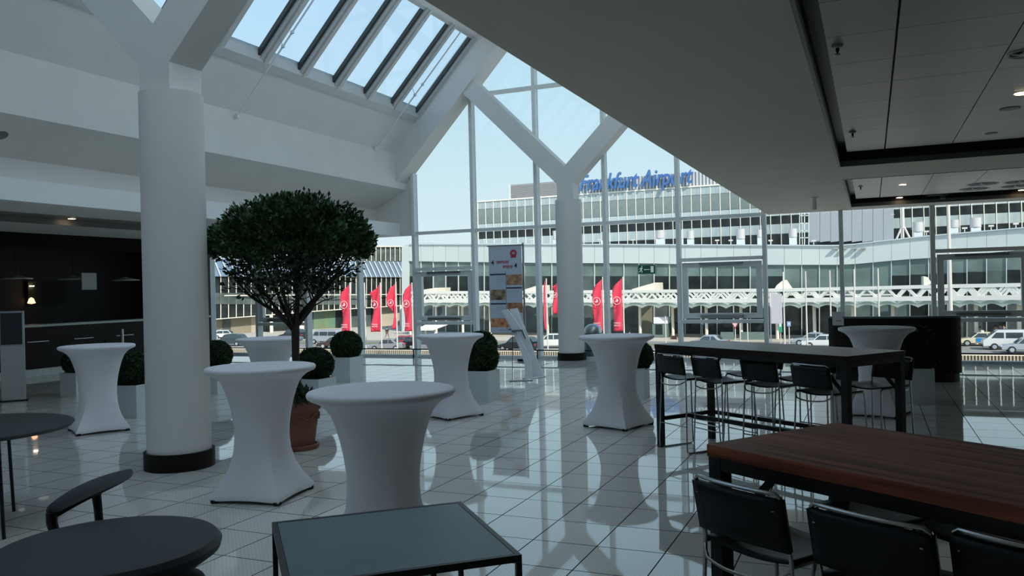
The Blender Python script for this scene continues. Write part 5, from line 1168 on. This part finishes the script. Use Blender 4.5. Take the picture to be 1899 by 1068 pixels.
# ---- vehicles
def car(px, yb, L, paint, lab, kind='sedan', flip=False, rz_=0.0, name='car'):
    p = G(px, yb, GZ); t = thing(name, lab, 'car' if kind != 'van' else 'van', p, rz_, group='parked and passing cars')
    W = 0.88; sg = -1 if flip else 1      # front towards -x by default
    if kind == 'van': prof = [(-L/2, 0.35), (-L/2, 0.95), (-L*0.44, 1.12), (-L*0.27, 1.88), (-L*0.24, 1.95), (L*0.48, 1.95), (L*0.5, 1.5), (L/2, 0.35)]; gh = None
    else:
        h = 1.45 if kind != 'suv' else 1.7; b0 = 0.88 if kind != 'suv' else 1.02
        prof = [(-L/2, 0.30), (-L/2, 0.62), (-L*0.46, 0.74), (-L*0.22, b0), (L*0.40, b0+0.05), (L*0.49, b0-0.08), (L/2, 0.32)]
        tail = 0.34 if kind in ('wagon', 'suv', 'hatch') else 0.22
        gh = [(-L*0.24, b0), (-L*0.10, h-0.06), (-L*0.05, h), (L*(tail-0.08), h), (L*tail, h-0.10), (L*(tail+0.12), b0+0.04)]
    f = lambda P: [(sg*x, z) for x, z in P]
    MB().prism(f(prof), 'y', -W, W).build('body', 'paint_'+paint, t, bevel=0.07, seg=3)
    if gh:
        n = len(gh); vs = []
        for y_, k in ((-W, 0), (W, 1)):
            for x, z in gh: vs.append((sg*x, y_*(1-0.16*max(0, (z-gh[0][1]))/0.6), z))
        MB().add(vs, [tuple(range(n)), tuple(range(2*n-1, n-1, -1))] + [(i, i+n, (i+1) % n+n, (i+1) % n) for i in range(n)]).build('cabin', 'paint_'+paint, t, bevel=0.03)
        zb0, zt0 = gh[0][1]+0.05, gh[2][1]-0.10
        for y_ in (-1, 1):
            def Q(x, z): return (sg*x, y_*(W*(1-0.16*(z-gh[0][1])/0.6)+0.012), z)
            xa, xb, xc, xd = -L*0.19, -L*0.09, L*(tail-0.07), L*(tail+0.03); xm = L*0.08
            for P in ([(xa, zb0), (xm-0.04, zb0), (xm-0.04, zt0), (xb, zt0)], [(xm+0.04, zb0), (xd, zb0), (xc, zt0), (xm+0.04, zt0)]):
                A = [Q(*q) for q in P]; B = [(x, y-0.03*y_, z) for x, y, z in A]; MB().hexa(A, B).build('side_window', 'car_glass', t)
        A = [(sg*(-L*0.225), -W*0.86, gh[0][1]+0.04), (sg*(-L*0.225), W*0.86, gh[0][1]+0.04), (sg*(-L*0.115), W*0.76, zt0), (sg*(-L*0.115), -W*0.76, zt0)]
        MB().hexa(A, [(x-sg*0.04, y, z+0.02) for x, y, z in A]).build('windscreen', 'car_glass', t)
        A = [(sg*L*(tail+0.105), -W*0.84, gh[-1][1]+0.05), (sg*L*(tail+0.105), W*0.84, gh[-1][1]+0.05), (sg*L*(tail+0.02), W*0.76, zt0), (sg*L*(tail+0.02), -W*0.76, zt0)]
        MB().hexa(A, [(x+sg*0.05, y, z+0.02) for x, y, z in A]).build('rear_window', 'car_glass', t)
    else:
        for y_ in (-W-0.012, W-0.012):
            for P in ([(-L*0.36, 1.17), (-L*0.15, 1.17), (-L*0.15, 1.72), (-L*0.28, 1.72)], [(-L*0.12, 1.17), (L*0.16, 1.17), (L*0.16, 1.72), (-L*0.12, 1.72)], [(L*0.18, 1.17), (L*0.45, 1.17), (L*0.45, 1.72), (L*0.18, 1.72)]):
                MB().prism(f(P), 'y', y_, y_+0.024).build('side_window', 'car_glass', t)
        A = [(sg*(-L*0.425), -W*0.9, 1.16), (sg*(-L*0.425), W*0.9, 1.16), (sg*(-L*0.285), W*0.85, 1.82), (sg*(-L*0.285), -W*0.85, 1.82)]
        MB().hexa(A, [(x-sg*0.05, y, z+0.02) for x, y, z in A]).build('windscreen', 'car_glass', t)
    for x in (-L*0.31, L*0.30):
        for y_ in (-1, 1):
            R_ = 0.33; m = MB(); m.prism([(sg*x+R_*math.cos(2*PI*k/20), R_+R_*math.sin(2*PI*k/20)) for k in range(20)], 'y', y_*W-0.11, y_*W+0.11+0.01); wh = m.build('wheel', 'tyre', t)
            MB().prism([(sg*x+0.2*math.cos(2*PI*k/16), R_+0.2*math.sin(2*PI*k/16)) for k in range(16)], 'y', y_*(W+0.11)+(-0.01 if y_ < 0 else 0.01)-0.01, y_*(W+0.11)+0.02).build('hub', 'paint_silver', wh)
    for y_ in (-0.68, 0.68): MB().box((-0.06, -0.14, -0.07), (0.06, 0.14, 0.07)).build('headlamp', 'paint_white', t, loc=(sg*(-L/2+0.03), y_, 0.66)); MB().box((-0.05, -0.14, -0.09), (0.05, 0.14, 0.09)).build('tail_lamp', 'tail_red', t, loc=(sg*(L/2-0.02), y_, 0.80))
    MB().box((-0.05, -0.7, -0.14), (0.05, 0.7, 0.14)).build('bumper', 'paint_black', t, loc=(sg*(-L/2+0.0), 0, 0.42))
    return t
car(420, 628, 4.3, 'white', 'white hatchback seen between column and left window post', 'hatch', flip=True, rz_=0.5)
car(428, 641, 4.9, 'teal', 'dark teal car in front of the white hatchback', 'suv', rz_=0.2)
car(543, 630, 4.6, 'dark', 'dark car behind the tree trunk', 'suv')
car(606, 637, 4.8, 'silver', 'silver people carrier right of the tree trunk', 'van')
car(622, 645, 4.6, 'maroon', 'dark maroon estate in front of the silver people carrier', 'wagon', rz_=0.4)
car(718, 650, 4.3, 'grey', 'grey saloon under the second and third red flags', 'sedan', rz_=0.3)
car(745, 643, 4.1, 'red', 'red car beside the grey saloon under the flags', 'hatch', rz_=0.5)
car(766, 646, 4.2, 'black', 'black car partly behind the left sash post', 'sedan')
car(796, 652, 4.2, 'grey', 'dark grey car just left of the cocktail table by the sash', 'hatch')
car(962, 651, 5.0, 'black', 'large black estate behind the brochure stand', 'suv', rz_=-0.1)
car(1022, 645, 4.4, 'white', 'white car half behind a window post and the facade column', 'suv', rz_=0.3)
car(1314, 645, 4.5, 'silver', 'silver saloon seen above the dark high table', 'sedan')
car(1508, 640, 4.6, 'silver', 'pale silver car left of the brown counter, rear one', 'sedan')
car(1528, 645, 4.5, 'white', 'white car just left of the brown counter', 'sedan')
tx_ = car(1822, 641, 4.8, 'cream', 'cream taxi with blue door panel and roof sign', 'sedan', name='taxi')
MB().box((-0.65, -0.93, 0.45), (1.6, -0.885, 0.86)).build('door_advert', 'taxi_blue', tx_); MB().box((-0.1, -0.3, 1.45), (0.15, 0.3, 1.62)).build('roof_sign', 'lamp_dim', tx_)
car(1877, 648, 5.2, 'white', 'white van behind the silver car at the right frame edge', 'van', name='van')
car(1906, 654, 4.5, 'silver', 'silver car cut by the right frame edge in front of the van', 'sedan')

# ---- people
def person(px, yb, lab, top, legs, pose='stand', h=1.75, rz_=0.0, yb_is_world=False):
    p = G(px, yb, GZ); p.z = GZ + (0.14 if p.y > 104.5 else 0); t = thing('person', lab, 'person', p, rz_, group='people by the terminal')
    st = 0.26 if pose == 'walk' else 0.07
    V = [(0,0,0.95), (0,0,1.15), (0,0,1.38), (0,0,1.50), (0,0,1.62), (0.10,0,0.90), (0.10+st*0.3,0.03,0.50), (0.10+st,0,0.08), (0.10+st-0.12,-0.10,0.03), (-0.10,0,0.90), (-0.10-st*0.2,0.0,0.50), (-0.10-st,0,0.09), (-0.10-st-0.10,-0.10,0.03),
         (0.20,0,1.40), (0.25,0.02,1.12), (0.22,-0.10,0.90), (0.20,-0.14,0.82), (-0.20,0,1.40), (-0.25,0.02,1.12), (-0.23,-0.08,0.90), (-0.22,-0.12,0.82)]
    E_ = [(0,1), (1,2), (2,3), (3,4), (0,5), (5,6), (6,7), (7,8), (0,9), (9,10), (10,11), (11,12), (2,13), (13,14), (14,15), (15,16), (2,17), (17,18), (18,19), (19,20)]
    R_ = [0.14, 0.13, 0.15, 0.055, 0.095, 0.09, 0.06, 0.045, 0.035, 0.09, 0.06, 0.045, 0.035, 0.06, 0.045, 0.035, 0.035, 0.06, 0.045, 0.035, 0.035]
    def skin(name, vi, grow, mat):
        mp = {v: i for i, v in enumerate(vi)}; me = bpy.data.meshes.new(name); me.from_pydata([V[i] for i in vi], [(mp[a], mp[b]) for a, b in E_ if a in mp and b in mp], []); me.update()
        o = obj(name, me, mat, t); o.modifiers.new('skin', 'SKIN'); 
        for i, v in enumerate(vi): me.skin_vertices[0].data[i].radius = (R_[v]*grow, R_[v]*grow*0.85)
        me.skin_vertices[0].data[0].use_root = True; s2 = o.modifiers.new('s', 'SUBSURF'); s2.levels = 1; s2.render_levels = 1; o.scale = (h/1.75,)*3; return o
    skin('body', list(range(21)), 1.0, 'skin'); skin('top', [0, 1, 2, 13, 14, 15, 17, 18, 19], 1.22, top); skin('trousers', [0, 5, 6, 7, 9, 10, 11], 1.24, legs)
    MB().lathe([(0.0, 1.77), (0.07, 1.75), (0.105, 1.69), (0.105, 1.64), (0.09, 1.60)], 14, (0, 0.015, 0), cap=False).build('hair', 'hair_dark', t).scale = (h/1.75,)*3
    return t
person(1262, 632, 'person in a white top and brown trousers walking by the terminal wall', 'cloth_white', 'cloth_brown', 'walk')
p = G(1250, 631, GZ); t = thing('suitcase', 'small brown trolley case beside the walking person', 'suitcase', p); MB().box((-0.45, -0.2, 0.05), (0.35, 0.2, 0.6)).build('case', 'cloth_brown', t, bevel=0.06); MB().bar((0.3, 0, 0.55), (0.75, 0, 0.95), 0.04, 0.04).build('handle', 'black_steel', t)
person(1168, 640, 'person in a white shirt just above the middle bar table', 'cloth_white', 'cloth_blue')
person(1795, 628, 'person in black standing behind the taxi bonnet', 'cloth_black', 'cloth_black')
person(1802, 628, 'second figure in dark clothes beside the one in black', 'cloth_black', 'cloth_brown')
person(1818, 634, 'person in white seen over the taxi roof', 'cloth_white', 'cloth_blue', h=1.6)
person(1847, 634, 'person in khaki behind the van windscreen', 'cloth_khaki', 'cloth_khaki')
person(1856, 632, 'person in grey blue beside the one in khaki', 'cloth_blue', 'cloth_black')
person(1862, 631, 'person in pale blue behind the van roof', 'cloth_blue', 'cloth_blue', h=1.65)
person(1880, 630, 'person in a bright red top behind the van', 'cloth_red', 'cloth_blue')
person(718, 629, 'person walking between the second and third red flags', 'cloth_black', 'cloth_brown', 'walk')
person(1419, 627, 'person in black behind the large window post', 'cloth_black', 'cloth_black')
